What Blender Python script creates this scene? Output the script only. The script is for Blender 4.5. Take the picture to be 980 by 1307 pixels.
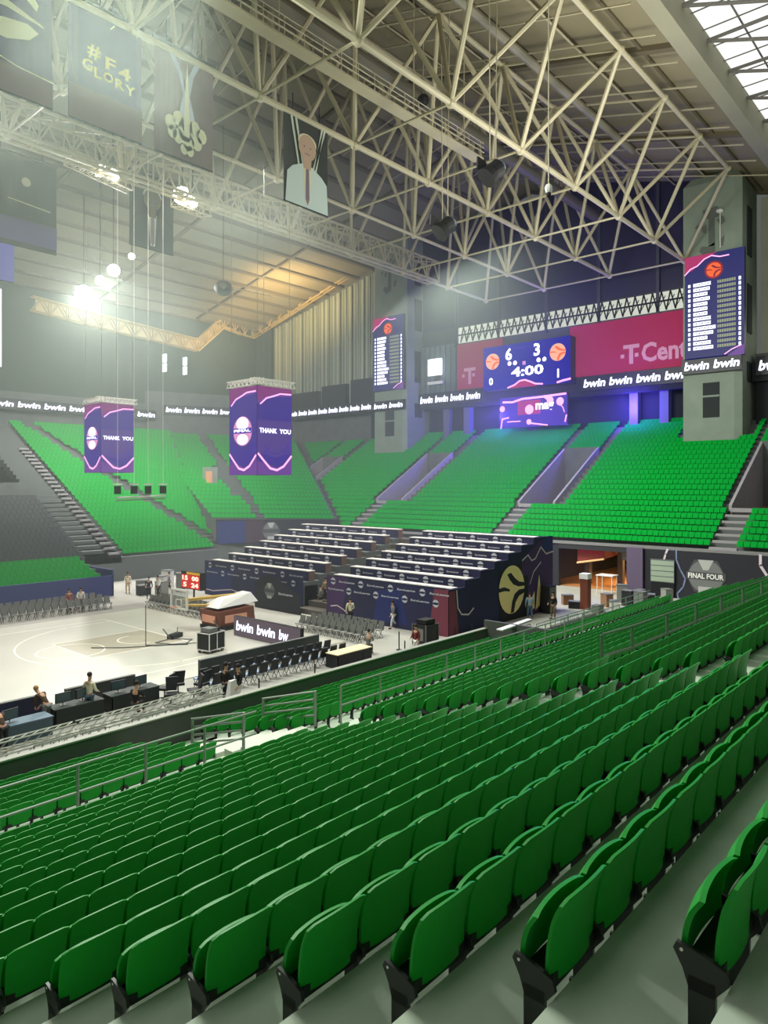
import bpy, bmesh, math, random
import numpy as np
from mathutils import Vector, Matrix
random.seed(7)
for o in list(bpy.data.objects):
    bpy.data.objects.remove(o)
SC = bpy.context.scene
COL = SC.collection

# ------------------------------------------------------------------ camera, world, lights, exposure
FPX, HOR, HC = 905.0, 617.0, 9.5
YAW = math.radians(41.6)
FW = (math.cos(YAW), math.sin(YAW)); RT = (math.sin(YAW), -math.cos(YAW))
cam = bpy.data.objects.new('camera', bpy.data.cameras.new('camera')); COL.objects.link(cam)
cam.data.sensor_fit = 'VERTICAL'; cam.data.sensor_height = 24
cam.data.lens = 24 * FPX / 1307
cam.data.shift_y = -(653.5 - HOR) / 1307
cam.data.clip_end = 600; cam.data.clip_start = 0.05
cam.location = (0, 0, HC)
cam.rotation_euler = (math.pi / 2, 0, YAW - math.pi / 2)
SC.camera = cam
SC.view_settings.view_transform = 'Standard'; SC.view_settings.look = 'None'
SC.view_settings.gamma = 1; SC.view_settings.use_curve_mapping = False
SC.view_settings.exposure = 0.0
W = bpy.data.worlds.new('world'); SC.world = W; W.use_nodes = True
W.node_tree.nodes['Background'].inputs[0].default_value = (.78, .86, .80, 1)
W.node_tree.nodes['Background'].inputs[1].default_value = 0.13

def light(name, kind, loc, energy, color=(1, 1, 1), size=1.0, aim=None, sizey=None, cone=None):
    l = bpy.data.lights.new(name, kind); l.energy = energy; l.color = color
    if kind == 'AREA':
        l.size = size
        if sizey: l.shape = 'RECTANGLE'; l.size_y = sizey
    elif kind in ('POINT', 'SPOT'):
        l.shadow_soft_size = size
        if cone: l.spot_size = math.radians(cone); l.spot_blend = .6
    o = bpy.data.objects.new(name, l); COL.objects.link(o); o.location = loc
    if aim is not None:
        o.rotation_euler = (Vector(aim) - Vector(loc)).to_track_quat('-Z', 'Y').to_euler()
    return o
# floodlight batteries slung under the roof, then local lamps and added fills
light('court_floodlight', 'AREA', (14, 44, 31.5), 4800, (1, .97, .86), 9, (14, 40, 0))
light('court_floodlight', 'AREA', (34, 44, 31.5), 5000, (1, .97, .86), 9, (30, 40, 0))
light('stand_floodlight', 'AREA', (46, 34, 26), 9500, (.96, 1, .93), 9, (66, 30, 0))
light('stand_floodlight', 'AREA', (38, 66, 28), 13000, (.96, 1, .93), 9, (50, 88, 8))
light('near_stand_floodlight', 'AREA', (16, 30.5, 31.2), 12000, (.95, 1, .92), 8, (12, 0, 8))
light('lower_tier_spot', 'SPOT', (16, 9, 31.5), 7000, (.95, 1, .93), .8, (14, 20.5, 1), cone=62)
light('eave_lamp', 'AREA', (70, 82, 35), 2600, (1, .70, .26), 7, (74, 87, 45))
light('eave_lamp', 'AREA', (70, 93, 31), 900, (1, .70, .26), 3, (75, 101, 36))
light('gallery_blue_fill', 'POINT', (79.2, 33, 18.3), 5000, (.10, .06, 1), 1)  # added blue fills imitating the scoreboard's spill on the gallery
light('gallery_blue_fill', 'POINT', (79.2, 50.5, 18.3), 5000, (.10, .06, 1), 1)
light('wall_wash_blue', 'AREA', (77.5, 43, 26), 900, (.2, .12, 1), 6, (81, 43, 36))
light('roof_bounce_fill', 'AREA', (42, 14, 22), 5500, (1, .97, .88), 12, (50, 26, 45))  # added upward fill standing in for light bounced onto the roof

# ------------------------------------------------------------------ helpers
def lin(c):
    return tuple(((v / 255) / 12.92 if v / 255 <= .04045 else ((v / 255 + .055) / 1.055) ** 2.4) for v in c)

MATS = {}
def mat(name, rgb, rough=.6, emit=0, metal=0, noise=0, scale=3.0, spec=.5, alpha=1):
    if name in MATS: return MATS[name]
    m = bpy.data.materials.new(name); m.use_nodes = True; MATS[name] = m
    nt = m.node_tree; b = nt.nodes['Principled BSDF']
    c = lin(rgb) + (1,)
    b.inputs['Base Color'].default_value = c
    b.inputs['Roughness'].default_value = rough
    b.inputs['Metallic'].default_value = metal
    b.inputs['Specular IOR Level'].default_value = spec
    if alpha < 1: b.inputs['Alpha'].default_value = alpha
    if emit:
        b.inputs['Emission Color'].default_value = c; b.inputs['Emission Strength'].default_value = emit
        b.inputs['Base Color'].default_value = (0.01, 0.01, 0.01, 1)
    if noise:
        t = nt.nodes.new('ShaderNodeTexNoise'); t.inputs['Scale'].default_value = scale; t.inputs['Detail'].default_value = 5
        g = nt.nodes.new('ShaderNodeTexCoord'); nt.links.new(g.outputs['Object'], t.inputs['Vector'])
        r = nt.nodes.new('ShaderNodeValToRGB')
        r.color_ramp.elements[0].position = .3; r.color_ramp.elements[1].position = .72
        r.color_ramp.elements[0].color = tuple(v * (1 - noise) for v in c[:3]) + (1,)
        r.color_ramp.elements[1].color = tuple(min(1, v * (1 + noise)) for v in c[:3]) + (1,)
        nt.links.new(t.outputs['Fac'], r.inputs['Fac']); nt.links.new(r.outputs['Color'], b.inputs['Base Color'])
    return m

GREEN = mat('seat_green', (0, 146, 36), .5, spec=.28)
GREENF = mat('seat_green_far', (0, 146, 48), .85, spec=.1)  # rougher, slightly bluer green for the distant seats
BLACKS = mat('black_plastic', (18, 20, 20), .45)
CONC = mat('concrete', (178, 192, 172), .85, noise=.16, scale=.9)
CONCD = mat('concrete_dark', (96, 100, 98), .9, noise=.15, scale=.7)
CONCL = mat('tower_concrete', (128, 140, 126), .85, noise=.1, scale=.5)
STEEL = mat('white_painted_steel', (186, 178, 150), .5)
RAILM = mat('galvanised_rail', (136, 146, 134), .5, metal=.2)
BLACK = mat('matt_black', (16, 16, 18), .7)
NAVY = mat('navy_cloth', (30, 32, 66), .8, noise=.15, scale=.5)
WHITE = mat('white_gloss', (232, 230, 224), .5)
LEDW = mat('led_white', (235, 238, 255), emit=2.2)

def at(px, py, X=None, Y=None, z=None):
    """the point of a building plane (X, Y or z given) seen in a direction"""
    u = (px - 490) / FPX; v = (HOR - py) / FPX
    d = (FW[0] + u * RT[0], FW[1] + u * RT[1], v)
    t = X / d[0] if X is not None else (Y / d[1] if Y is not None else (z - HC) / d[2])
    return Vector((d[0] * t, d[1] * t, HC + d[2] * t))

def V(*a): return Vector(a)

_tc = {}
def text2d(s):
    """outline of a word in the plane: verts (x, y), triangles, width and height"""
    if s in _tc: return _tc[s]
    c = bpy.data.curves.new('t', 'FONT'); c.body = s; c.size = 1; c.resolution_u = 2; c.offset = .03
    o = bpy.data.objects.new('t', c); COL.objects.link(o)
    dg = bpy.context.evaluated_depsgraph_get()
    me = o.evaluated_get(dg).to_mesh()
    vs = [(v.co.x, v.co.y) for v in me.vertices]; fs = [tuple(p.vertices) for p in me.polygons]
    o.evaluated_get(dg).to_mesh_clear(); bpy.data.objects.remove(o); bpy.data.curves.remove(c)
    x0 = min(v[0] for v in vs); x1 = max(v[0] for v in vs); y0 = min(v[1] for v in vs); y1 = max(v[1] for v in vs)
    _tc[s] = ([(v[0] - x0, v[1] - y0) for v in vs], fs, x1 - x0, y1 - y0)
    return _tc[s]

class MB:
    def __init__(s): s.v = []; s.f = []; s.m = []; s.mats = []
    def mi(s, m):
        if m not in s.mats: s.mats.append(m)
        return s.mats.index(m)
    def add(s, vs, fs, m):
        k = len(s.v); i = s.mi(m)
        s.v += [tuple(v) for v in vs]; s.f += [tuple(k + j for j in f) for f in fs]; s.m += [i] * len(fs); return s
    def quad(s, a, b, c, d, m): return s.add([a, b, c, d], [(0, 1, 2, 3)], m)
    def hexa(s, p, m):   # 8 points: bottom 4, top 4
        return s.add(p, [(3, 2, 1, 0), (4, 5, 6, 7), (0, 1, 5, 4), (1, 2, 6, 5), (2, 3, 7, 6), (3, 0, 4, 7)], m)
    def box(s, lo, hi, m):
        x0, y0, z0 = lo; x1, y1, z1 = hi
        x0, x1 = min(x0, x1), max(x0, x1); y0, y1 = min(y0, y1), max(y0, y1); z0, z1 = min(z0, z1), max(z0, z1)
        return s.hexa([(x0, y0, z0), (x1, y0, z0), (x1, y1, z0), (x0, y1, z0), (x0, y0, z1), (x1, y0, z1), (x1, y1, z1), (x0, y1, z1)], m)
    def cbox(s, c, d, m): return s.box((c[0] - d[0] / 2, c[1] - d[1] / 2, c[2] - d[2] / 2), (c[0] + d[0] / 2, c[1] + d[1] / 2, c[2] + d[2] / 2), m)
    def bar(s, a, b, r, m, n=6, r2=None):
        a = Vector(a); b = Vector(b); d = (b - a)
        if d.length < 1e-6: return s
        q = d.to_track_quat('Z', 'Y'); x = q @ Vector((1, 0, 0)); y = q @ Vector((0, 1, 0)); r2 = r if r2 is None else r2
        vs = []
        for (p, rr) in ((a, r), (b, r2)):
            for k in range(n):
                t = 2 * math.pi * (k + .5) / n; vs.append(p + x * rr * math.cos(t) + y * rr * math.sin(t))
        fs = [(k, (k + 1) % n, n + (k + 1) % n, n + k) for k in range(n)] + [tuple(range(n - 1, -1, -1)), tuple(range(n, 2 * n))]
        return s.add(vs, fs, m)
    def path(s, pts, r, m, n=6):
        for a, b in zip(pts, pts[1:]): s.bar(a, b, r, m, n)
        return s
    def ball(s, c, r, m, nu=8, nv=6, sc=(1, 1, 1)):
        vs = [(c[0], c[1], c[2] - r * sc[2])]
        for j in range(1, nv):
            t = -math.pi / 2 + math.pi * j / nv
            for k in range(nu):
                p = 2 * math.pi * k / nu
                vs.append((c[0] + r * sc[0] * math.cos(t) * math.cos(p), c[1] + r * sc[1] * math.cos(t) * math.sin(p), c[2] + r * sc[2] * math.sin(t)))
        vs.append((c[0], c[1], c[2] + r * sc[2])); n = len(vs) - 1; fs = []
        for k in range(nu):
            k2 = (k + 1) % nu
            fs.append((0, 1 + k2, 1 + k))
            for j in range(nv - 2): fs.append((1 + j * nu + k, 1 + j * nu + k2, 1 + (j + 1) * nu + k2, 1 + (j + 1) * nu + k))
            fs.append((1 + (nv - 2) * nu + k, 1 + (nv - 2) * nu + k2, n))
        return s.add(vs, fs, m)
    def build(s, name, parent=None, smooth=False, loc=None):
        me = bpy.data.meshes.new(name); me.from_pydata([tuple(v) for v in s.v], [], s.f)
        for m in s.mats: me.materials.append(m)
        me.polygons.foreach_set('material_index', s.m)
        if smooth: me.polygons.foreach_set('use_smooth', [True] * len(s.f))
        me.update()
        o = bpy.data.objects.new(name, me); COL.objects.link(o)
        if parent is not None: o.parent = parent
        if loc is not None: o.location = loc
        return o

class Face:
    """a flat panel: origin at its lower left as seen from the front, unit vectors right and up, and the way it faces"""
    def __init__(s, mb, o, right, up, w, h):
        s.mb = mb; s.o = Vector(o); s.r = Vector(right).normalized(); s.u = Vector(up).normalized(); s.n = s.r.cross(s.u); s.w = w; s.h = h; s.k = 0
    def p(s, x, y, d): return s.o + s.r * x + s.u * y + s.n * d
    def poly(s, pts, m, d=.02):
        s.mb.add([s.p(x * s.w, y * s.h, d) for x, y in pts], [tuple(range(len(pts)))], m)
    def rect(s, x0, y0, x1, y1, m, d=.02): s.poly([(x0, y0), (x1, y0), (x1, y1), (x0, y1)], m, d)
    def text(s, t, x, y, h, m, d=.03, shear=0, w=None):
        """x, y lower left and h height as fractions of the panel; w fraction of width if given"""
        vs, fs, tw, th = text2d(t); k = h * s.h / th; kx = (w * s.w / tw) if w else k
        s.mb.add([s.p(x * s.w + vx * kx + shear * vy * k, y * s.h + vy * k, d) for vx, vy in vs], fs, m)
        return tw * kx / s.w
    def disc(s, cx, cy, r, m, d=.03, n=20, rx=None, a0=0, a1=2 * math.pi):
        rr = r * s.h; rx = rr if rx is None else rx * s.w
        s.mb.add([s.p(cx * s.w + rx * math.cos(a0 + (a1 - a0) * k / n), cy * s.h + rr * math.sin(a0 + (a1 - a0) * k / n), d) for k in range(n)], [tuple(range(n))], m)
    def wave(s, pts, t, m, d=.03):
        """thin ribbon following points (fractions), t = thickness in metres"""
        P = [(x * s.w, y * s.h) for x, y in pts]
        for (x0, y0), (x1, y1) in zip(P, P[1:]):
            L = math.hypot(x1 - x0, y1 - y0) or 1; nx, ny = -(y1 - y0) / L * t / 2, (x1 - x0) / L * t / 2
            ex, ey = (x1 - x0) / L * t * .25, (y1 - y0) / L * t * .25
            s.mb.add([s.p(x0 + nx - ex, y0 + ny - ey, d), s.p(x0 - nx - ex, y0 - ny - ey, d), s.p(x1 - nx + ex, y1 - ny + ey, d), s.p(x1 + nx + ex, y1 + ny + ey, d)], [(0, 1, 2, 3)], m)
    def swirl(s, cx, cy, r, mdisc, mdark, d=.04):
        """round emblem: a ball cut by a sideways Y of two leaf shaped hollows"""
        s.disc(cx, cy, r, mdisc, d, 24)
        q = s.h / s.w
        def sw(pts): s.poly([(cx + x * r * q, cy + y * r) for x, y in pts], mdark, d + .012)
        sw([(-1, .14), (-.6, .16), (-.2, .04), (-.16, -.06), (-.6, .0), (-1, -.02)])
        sw([(-.38, .66), (-.08, .70), (.22, .46), (.55, .28), (1.0, .20), (1.02, .06), (.5, .08), (.1, .2), (-.18, .42)])
        sw([(1.02, -.06), (1.0, -.22), (.55, -.32), (.28, -.55), (.14, -.95), (-.10, -.97), (.0, -.5), (.2, -.2), (.55, -.06)])

def emb(name, o): return o
def tag(o, label=None, cat=None, group=None, kind=None):
    if label: o['label'] = label
    if cat: o['category'] = cat
    if group: o['group'] = group
    if kind: o['kind'] = kind
    return o
def struct(o): o['kind'] = 'structure'; return o
def thing(name, label, cat, loc=(0, 0, 0), rz=0, group=None):
    o = bpy.data.objects.new(name, None); COL.objects.link(o); o.location = loc; o.rotation_euler = (0, 0, rz); o.empty_display_size = .1
    return tag(o, label, cat, group)
def dup(o, loc=None, rz=None, label=None, group=None, parent=None):
    c = o.copy(); COL.objects.link(c)
    if parent is not None: c.parent = parent
    if loc is not None: c.location = loc
    if rz is not None: c.rotation_euler = (0, 0, rz)
    if label: c['label'] = label
    if group: c['group'] = group
    for ch in list(o.children): dup(ch, parent=c)
    return c
ORD = ['first', 'second', 'third', 'fourth', 'fifth', 'sixth', 'seventh', 'eighth', 'ninth', 'tenth', 'eleventh', 'twelfth', 'thirteenth', 'fourteenth', 'fifteenth', 'sixteenth', 'seventeenth', 'eighteenth', 'nineteenth', 'twentieth']
def ordn(i):
    if i < 20: return ORD[i]
    tens = ['', '', 'twenty', 'thirty', 'forty', 'fifty', 'sixty'][(i + 1) // 10]
    r = (i + 1) % 10
    return (tens[:-1] + 'ieth') if r == 0 else tens + '-' + ORD[r - 1]
# ------------------------------------------------------------------ floor and court
b = MB(); b.box((-30, 22.9, -.3), (96, 104, 0), mat('hall_floor', (166, 165, 156), .8, noise=.1, scale=.4)); b.box((49.1, -14, -.3), (96, 22.9, 0), MATS['hall_floor']); struct(b.build('floor'))
b = MB()
COURT = mat('court_wood', (194, 193, 180), .45, noise=.07, scale=.25)
LINE = mat('court_line', (250, 246, 228), .5)
b.box((-6, 30, 0), (30.5, 49.5, .03), COURT)
CX, CY, BX = 22.4, 39.8, 24.0
zc = .034
def line(p, q, w=.09):
    p = Vector(p + (zc,)); q = Vector(q + (zc,)); d = (q - p).normalized(); n = Vector((-d.y, d.x, 0)) * w / 2
    b.quad(p + n, p - n, q - n, q + n, LINE)
def arc(cx, cy, r, a0, a1, n=40, w=.09):
    P = [(cx + r * math.cos(a0 + (a1 - a0) * k / n), cy + r * math.sin(a0 + (a1 - a0) * k / n)) for k in range(n + 1)]
    for p, q in zip(P, P[1:]): line(p, q, w)
line((-4, CY - 7.5), (BX, CY - 7.5)); line((-4, CY + 7.5), (BX, CY + 7.5)); line((BX, CY - 7.5), (BX, CY + 7.5)); line((10, CY - 7.5), (10, CY + 7.5))
line((21.2, CY - 6.6), (BX, CY - 6.6)); line((21.2, CY + 6.6), (BX, CY + 6.6))
arc(CX, CY, 6.75, math.radians(102), math.radians(258))
arc(18.2, CY, 1.8, math.pi / 2, 1.5 * math.pi, 20); line((18.2, CY - 2.45), (18.2, CY + 2.45)); line((18.2, CY - 2.45), (BX, CY - 2.45)); line((18.2, CY + 2.45), (BX, CY + 2.45))
arc(18.2, CY, 1.8, -math.pi / 2, math.pi / 2, 20); arc(CX, CY, 1.25, math.pi / 2, 1.5 * math.pi, 16); arc(10, CY, 1.8, 0, 2 * math.pi, 30)
b.quad((18.3, CY - 2.4, .033), (23.9, CY - 2.4, .033), (23.9, CY + 2.4, .033), (18.3, CY + 2.4, .033), mat('court_key', (176, 170, 150), .5, noise=.1, scale=.6))
struct(b.build('floor_court'))
# low box walls are later; ------------------------------------------------ near stand
T = .8
def hi(i): return (2.47 + .405 * i if i <= 6 else 5.27 + .33 * (i - 7)) * T
def rowY(i): return T * (1.4 + i)
def treadz(i): return HC - hi(i) - .71
XE = 49.0; AIS = (13.6, 15.1)
b = MB()
prev = None
rows_near = []                       # (Y, tread z, x0, x1)
for i in range(-3, 18):
    Y0 = rowY(i) - .13 if i > -3 else -6.0; Y1 = rowY(i + 1) - .13; z = treadz(i)
    if i == 17: Y1 = 15.8; b.box((-12, 15.7, -.1), (x1, 17.1, 1.2), CONC)
    x1 = XE
    b.box((-12, Y0, 0 if i > 0 else z - 2.2), (x1, Y1, z), CONC)
    if i >= 0:
        rows_near.append((rowY(i), z, (3.5 - .16 * i) if i < 7 else -1.0, x1 - .3, i))
for k in range(6, -1, -1):
    Yc = 22.15 - T * k; z = .05 + .2 * k
    x1 = 34.5 if k < 5 else XE
    b.box((-12, Yc - .30, -.1), (x1, Yc + .52, z), CONC)
    rows_near.append((Yc, z, -1.0, x1 - .3, 18 + 6 - k))
# aisle half steps
for i in range(0, 17):
    b.box((AIS[0] + .1, rowY(i) - .45, treadz(i)), (AIS[1] - .1, rowY(i) - .13, (treadz(i) + treadz(i - 1)) / 2), mat('step_paint', (196, 200, 186), .8))
struct(b.build('near_stand_terrace'))

# ------------------------------------------------------------------ seats
def shell(prof, w, bow, round_, nu, nv, th, x0=0.0):
    """a moulded shell following a (y, z) profile; returns verts, faces"""
    n = len(prof)
    def pos(s, t, off):
        # s -1..1 across, t 0..1 up
        f = t * (n - 1); k = min(int(f), n - 2); r = f - k
        y = prof[k][0] * (1 - r) + prof[k + 1][0] * r; z = prof[k][1] * (1 - r) + prof[k + 1][1] * r
        z0, z1 = prof[0][1], prof[-1][1]
        e = abs(s)
        z = z - round_ * (.55 * e ** 2 + .5 * e ** 12) * ((z - z0) / (z1 - z0)) ** 2
        y = y + bow * s * s
        return (x0 + w / 2 + s * w / 2 * (1 - .03 * (1 - t)), y + off, z)
    vs = []; fs = []
    for off in (0, th):
        for j in range(nv + 1):
            for k in range(nu + 1): vs.append(pos(-1 + 2 * k / nu, j / nv, off))
    A = (nu + 1) * (nv + 1)
    for j in range(nv):
        for k in range(nu):
            a = j * (nu + 1) + k
            fs.append((a, a + 1, a + nu + 2, a + nu + 1)); fs.append((A + a + 1, A + a, A + a + nu + 1, A + a + nu + 2))
    for k in range(nu):
        fs.append((k + 1, k, A + k, A + k + 1)); a = nv * (nu + 1) + k; fs.append((a, a + 1, A + a + 1, A + a))
    for j in range(nv):
        a = j * (nu + 1); fs.append((a, a + nu + 1, A + a + nu + 1, A + a)); c = a + nu; fs.append((c + nu + 1, c, A + c, A + c + nu + 1))
    return vs, fs
PITCH = .57
BACK = [(-.115, .36), (-.115, .46), (-.125, .58), (-.145, .70), (-.175, .79), (-.20, .845)]
PAN = [(.075, .40), (.085, .46), (.075, .55), (.045, .64), (.0, .715)]
def seat_parts(nu, nv):
    B = shell(BACK, PITCH - .028, .03, .035, nu, nv, .02, .026)
    P = shell(PAN, PITCH - .03, -.025, .022, nu, max(2, nv - 1), .028, .030)
    return B, P
def bracket_geo():
    mb = MB()
    out = [(.115, .44), (.10, .475), (-.02, .455), (-.125, .42), (-.14, .36), (-.07, .27), (.04, .27), (.07, .36)]
    vs = [(0, y, z) for y, z in out] + [(.025, y, z) for y, z in out]; n = len(out)
    mb.add(vs, [tuple(range(n)), tuple(range(2 * n - 1, n - 1, -1))] + [(k, k + n, (k + 1) % n + n, (k + 1) % n) for k in range(n)], BLACKS)
    return mb
def leg_geo():
    mb = MB()
    mb.box((.0, -.08, .05), (.026, .045, .34), BLACKS)
    mb.box((-.0, -.10, 0), (.03, .07, .05), BLACKS)
    return mb
def flat_rim(o, n):
    s_ = [True] * n + [False] * (len(o.data.polygons) - n); o.data.polygons.foreach_set('use_smooth', s_)
    o.data.shade_flat() if False else None
    import mathutils
    for e in o.data.edges: pass
    o.data.set_sharp_from_angle(angle=math.radians(40))
(bv, bf), (pv, pf) = seat_parts(10, 8)
proto = thing('stadium_seat', 'x', 'seat')
m = MB(); m.add(bv, bf, GREEN); o_ = m.build('backrest', proto, True); flat_rim(o_, 160)
m = MB(); m.add(pv, pf, GREEN); o_ = m.build('folded_seat_pan', proto, True); flat_rim(o_, 140)
bra = bracket_geo().build('side_bracket', proto)
m = MB(); m.bar((-.002, .075, .445), (.004, .075, .445), .009, WHITE, 8); m.build('bolt', bra)
leg_geo().build('leg', proto)
def mount_geo():
    mb = MB(); mb.box((.04, -.10, .33), (PITCH - .02, .06, .41), BLACKS); return mb
mount_geo().build('seat_mount', proto)
cand = []; far_list = []
for (Y, z, x0, x1, i) in rows_near:
    n = int((x1 - x0) / PITCH); cnt = 0
    for k in range(n):
        x = x0 + k * PITCH
        if i == 9 and x > 18.3: continue
        if AIS[0] - PITCH < x < AIS[1] and i < 18: cnt = 0; continue
        if 12.6 - PITCH < x < 14.6 and 18 <= i: continue
        cx = x + PITCH / 2; D = cx * FW[0] + Y * FW[1]; u = (cx * RT[0] + Y * RT[1]) / D * FPX + 490; v = HOR - FPX * (z + .6 - HC) / D
        if i < 18 and -25 < u < 1010 and v < 1400: cand.append((D, x, Y, z, i, k))
        else: far_list.append((x, Y, z))
cand.sort()
ROWN = lambda i: 'nearest row' if i == 0 else ordn(i) + ' nearest row'
cnt = {}
pick = sorted(cand[:300], key=lambda c: (c[4], c[5]))
first = True
for (D, x, Y, z, i, k) in pick:
    cnt[i] = cnt.get(i, 0) + 1; j = cnt[i] - 1
    if i < 7: lab = 'green flip-up plastic seat, %s from the aisle end in the %s' % (ordn(j) if j else 'first', ROWN(i))
    else: lab = 'green flip-up plastic seat, %s from the left in the %s' % (ordn(j), ROWN(i))
    if first:
        proto.location = (x, Y, z); proto['label'] = lab; proto['group'] = 'nearest green seats of the near stand'; first = False
    else: dup(proto, (x, Y, z), None, lab, 'nearest green seats of the near stand')
def tile(name, sets, base, parent=None):
    """one mesh of many copies; base = list of (verts, faces, material); sets = (x, y, z, rot)"""
    V0 = []; F0 = []; M0 = []; mats = []
    for vs, fs, m in base:
        k = len(V0); V0 += list(vs); F0 += [tuple(k + q for q in f) for f in fs]
        if m not in mats: mats.append(m)
        M0 += [mats.index(m)] * len(fs)
    V0 = np.array(V0, float); N = len(sets); S = np.array(sets, float)
    c = np.cos(S[:, 3])[:, None]; s_ = np.sin(S[:, 3])[:, None]
    X = V0[None, :, 0] * c - V0[None, :, 1] * s_ + S[:, 0][:, None]; Yy = V0[None, :, 0] * s_ + V0[None, :, 1] * c + S[:, 1][:, None]
    Z = V0[None, :, 2] + S[:, 2][:, None]
    co = np.stack([X, Yy, Z], -1).reshape(-1, 3)
    lens = np.array([len(f) for f in F0]); flat = np.concatenate([np.array(f) for f in F0])
    me = bpy.data.meshes.new(name); me.vertices.add(len(co)); me.vertices.foreach_set('co', co.ravel())
    L = (flat[None, :] + (np.arange(N) * len(V0))[:, None]).ravel(); me.loops.add(len(L)); me.loops.foreach_set('vertex_index', L)
    al = np.tile(lens, N); me.polygons.add(len(al)); me.polygons.foreach_set('loop_start', np.concatenate([[0], np.cumsum(al)[:-1]]))
    for m in mats: me.materials.append(m)
    me.polygons.foreach_set('material_index', np.tile(np.array(M0), N)); me.update(calc_edges=True); me.validate(); me.set_sharp_from_angle(angle=math.radians(35))
    o = bpy.data.objects.new(name, me); COL.objects.link(o); o.parent = parent; return o
(bv, bf), (pv, pf) = seat_parts(4, 3)
bg = bracket_geo(); lg = leg_geo(); mg = mount_geo()
mid = [(c[1], c[2], c[3], 0) for c in cand[300:]] + [(x, y, z, 0) for x, y, z in far_list]
o = tile('stadium_seat_rows', mid, [(bv, bf, GREEN), (pv, pf, GREEN), (bg.v, bg.f, BLACKS), (lg.v, lg.f, BLACKS), (mg.v, mg.f, BLACKS)])
tag(o, 'remaining rows of green flip-up seats down the near stand', 'seats', kind='stuff')

# ------------------------------------------------------------------ end stand (plane rising away in X)
EX0, EZ0, ES, EDX = 60.5, 4.14, .58, .86
NR = 25
farseats = []; blackseats = []
SEATF = MB()
SEATF.hexa([(.02, -.16, .30), (.47, -.16, .30), (.47, -.12, .30), (.02, -.12, .30), (.02, -.24, .80), (.47, -.24, .80), (.47, -.20, .80), (.02, -.20, .80)], GREENF)
SEATF.hexa([(.02, .06, .34), (.47, .06, .34), (.47, .10, .34), (.02, .10, .34), (.02, -.06, .72), (.47, -.06, .72), (.47, -.02, .72), (.02, -.02, .72)], GREENF)
EAIS = [17.3, 38.2, 58.5, 79.0]                   # centre of each lower stair
def vom(Y):                                        # pit Y range for aisle centre
    return (Y - 3.1, Y + 1.0)
b = MB()
YB = 90.0
TE = mat('end_terrace', (92, 96, 94), .9)
STEP = mat('stair_tread', (150, 146, 146), .85)
for r in range(NR):
    x0 = EX0 + r * EDX; z = EZ0 + r * EDX * ES
    ya = -14.0; segs = []
    cur = ya
    for c in EAIS:
        v0, v1 = vom(c)
        if 6 <= r <= 17: segs.append((cur, v0)); cur = v1
    segs.append((cur, max(cur + .1, 61.5 + r * 1.25)))
    for s0, s1 in segs: b.box((x0, s0, z - .6), (x0 + EDX + .05, s1, z), TE)
    for k in range(int((YB - ya) / .5)):
        y = ya + k * .5
        if y + .5 > 61 + r * 1.25: continue
        bad = False
        for c in EAIS:
            v0, v1 = vom(c)
            if r < 6 and c - 1.2 < y < c + 1.0: bad = True
            if 6 <= r <= 17 and v0 - 1.5 < y < v1 + .7: bad = True
            if r > 17 and (v0 - 1.5 < y < v0 - .3 or v1 - .3 < y < v1 + .7): bad = True
        if r >= 20 and (19.4 < y < 26.6 or 63.5 < y < 71): bad = True
        if not bad: farseats.append((x0 + .35, y + .5, z, -math.pi / 2 + math.pi))
    for c in EAIS:
        if r < 6:
            b.box((x0, c - .9, z), (x0 + .35, c + 1.2, z + .2), STEP)
struct(b.build('end_stand_terrace'))
farseats = [(x, y - .5, z, math.pi / 2) for x, y, z, _ in farseats]
# vomitories of the end stand
for n, c in enumerate(EAIS):
    v0, v1 = vom(c); b = MB()
    xa = EX0 + 6 * EDX; xb = EX0 + 18 * EDX; za = EZ0 + 6 * EDX * ES; zb = EZ0 + 18 * EDX * ES
    side = mat('vomitory_wall', (150, 146, 146), .85, noise=.08)
    for y in (v0, v1):
        b.hexa([(xa, y - .12, za - 2.6), (xb, y - .12, za - 2.6), (xb, y + .12, za - 2.6), (xa, y + .12, za - 2.6), (xa, y - .12, za + .5), (xb, y - .12, zb + .5), (xb, y + .12, zb + .5), (xa, y + .12, za + .5)], side)
    b.box((xa, v0, za - 2.7), (xb, v1, za - 2.4), CONCD)
    b.box((xb - .2, v0, za + .2), (xb, v1, zb + .5), CONCD)
    b.box((xb - .3, v0, za - 2.4), (xb - .1, v1, za + .2), mat('vomitory_glow', (150, 105, 90), .8))
    b.box((xa - .1, v0, za - .1), (xa + .05, v1, za + .25), side)
    struct(b.build('vomitory_opening'))
# ------------------------------------------------------------------ corner section (ruled between the two stands)
b = MB(); NC = 24
A0, B0, A1, B1 = V(46.5, 66, 5.4), V(60.5, 61, 4.9), V(58, 101, 17.2), V(81, 92, 17)
for r in range(NC):
    t0, t1 = r / NC, (r + 1) / NC
    a, c = A0.lerp(A1, t0), B0.lerp(B1, t0); a2, c2 = A0.lerp(A1, t1), B0.lerp(B1, t1)
    a2.z = a.z; c2.z = c.z
    b.hexa([a - V(0, 0, 3), c - V(0, 0, 3), c2 - V(0, 0, 3), a2 - V(0, 0, 3), a, c, c2, a2], TE)
    L = (c - a).length; ang = math.atan2(c.y - a.y, c.x - a.x); n = int(L / .5)
    for k in range(n):
        f = k / n
        if abs(f - .36) < .035 or (abs(f - .33) < .06 and 5 <= r < 13): continue
        p = a.lerp(c, f) + (a2 - a) * .35
        farseats.append((p.x, p.y, p.z, ang + math.pi))
b.build('corner_stand_terrace'); struct(bpy.data.objects['corner_stand_terrace'])
farseats_fix = []
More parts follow.
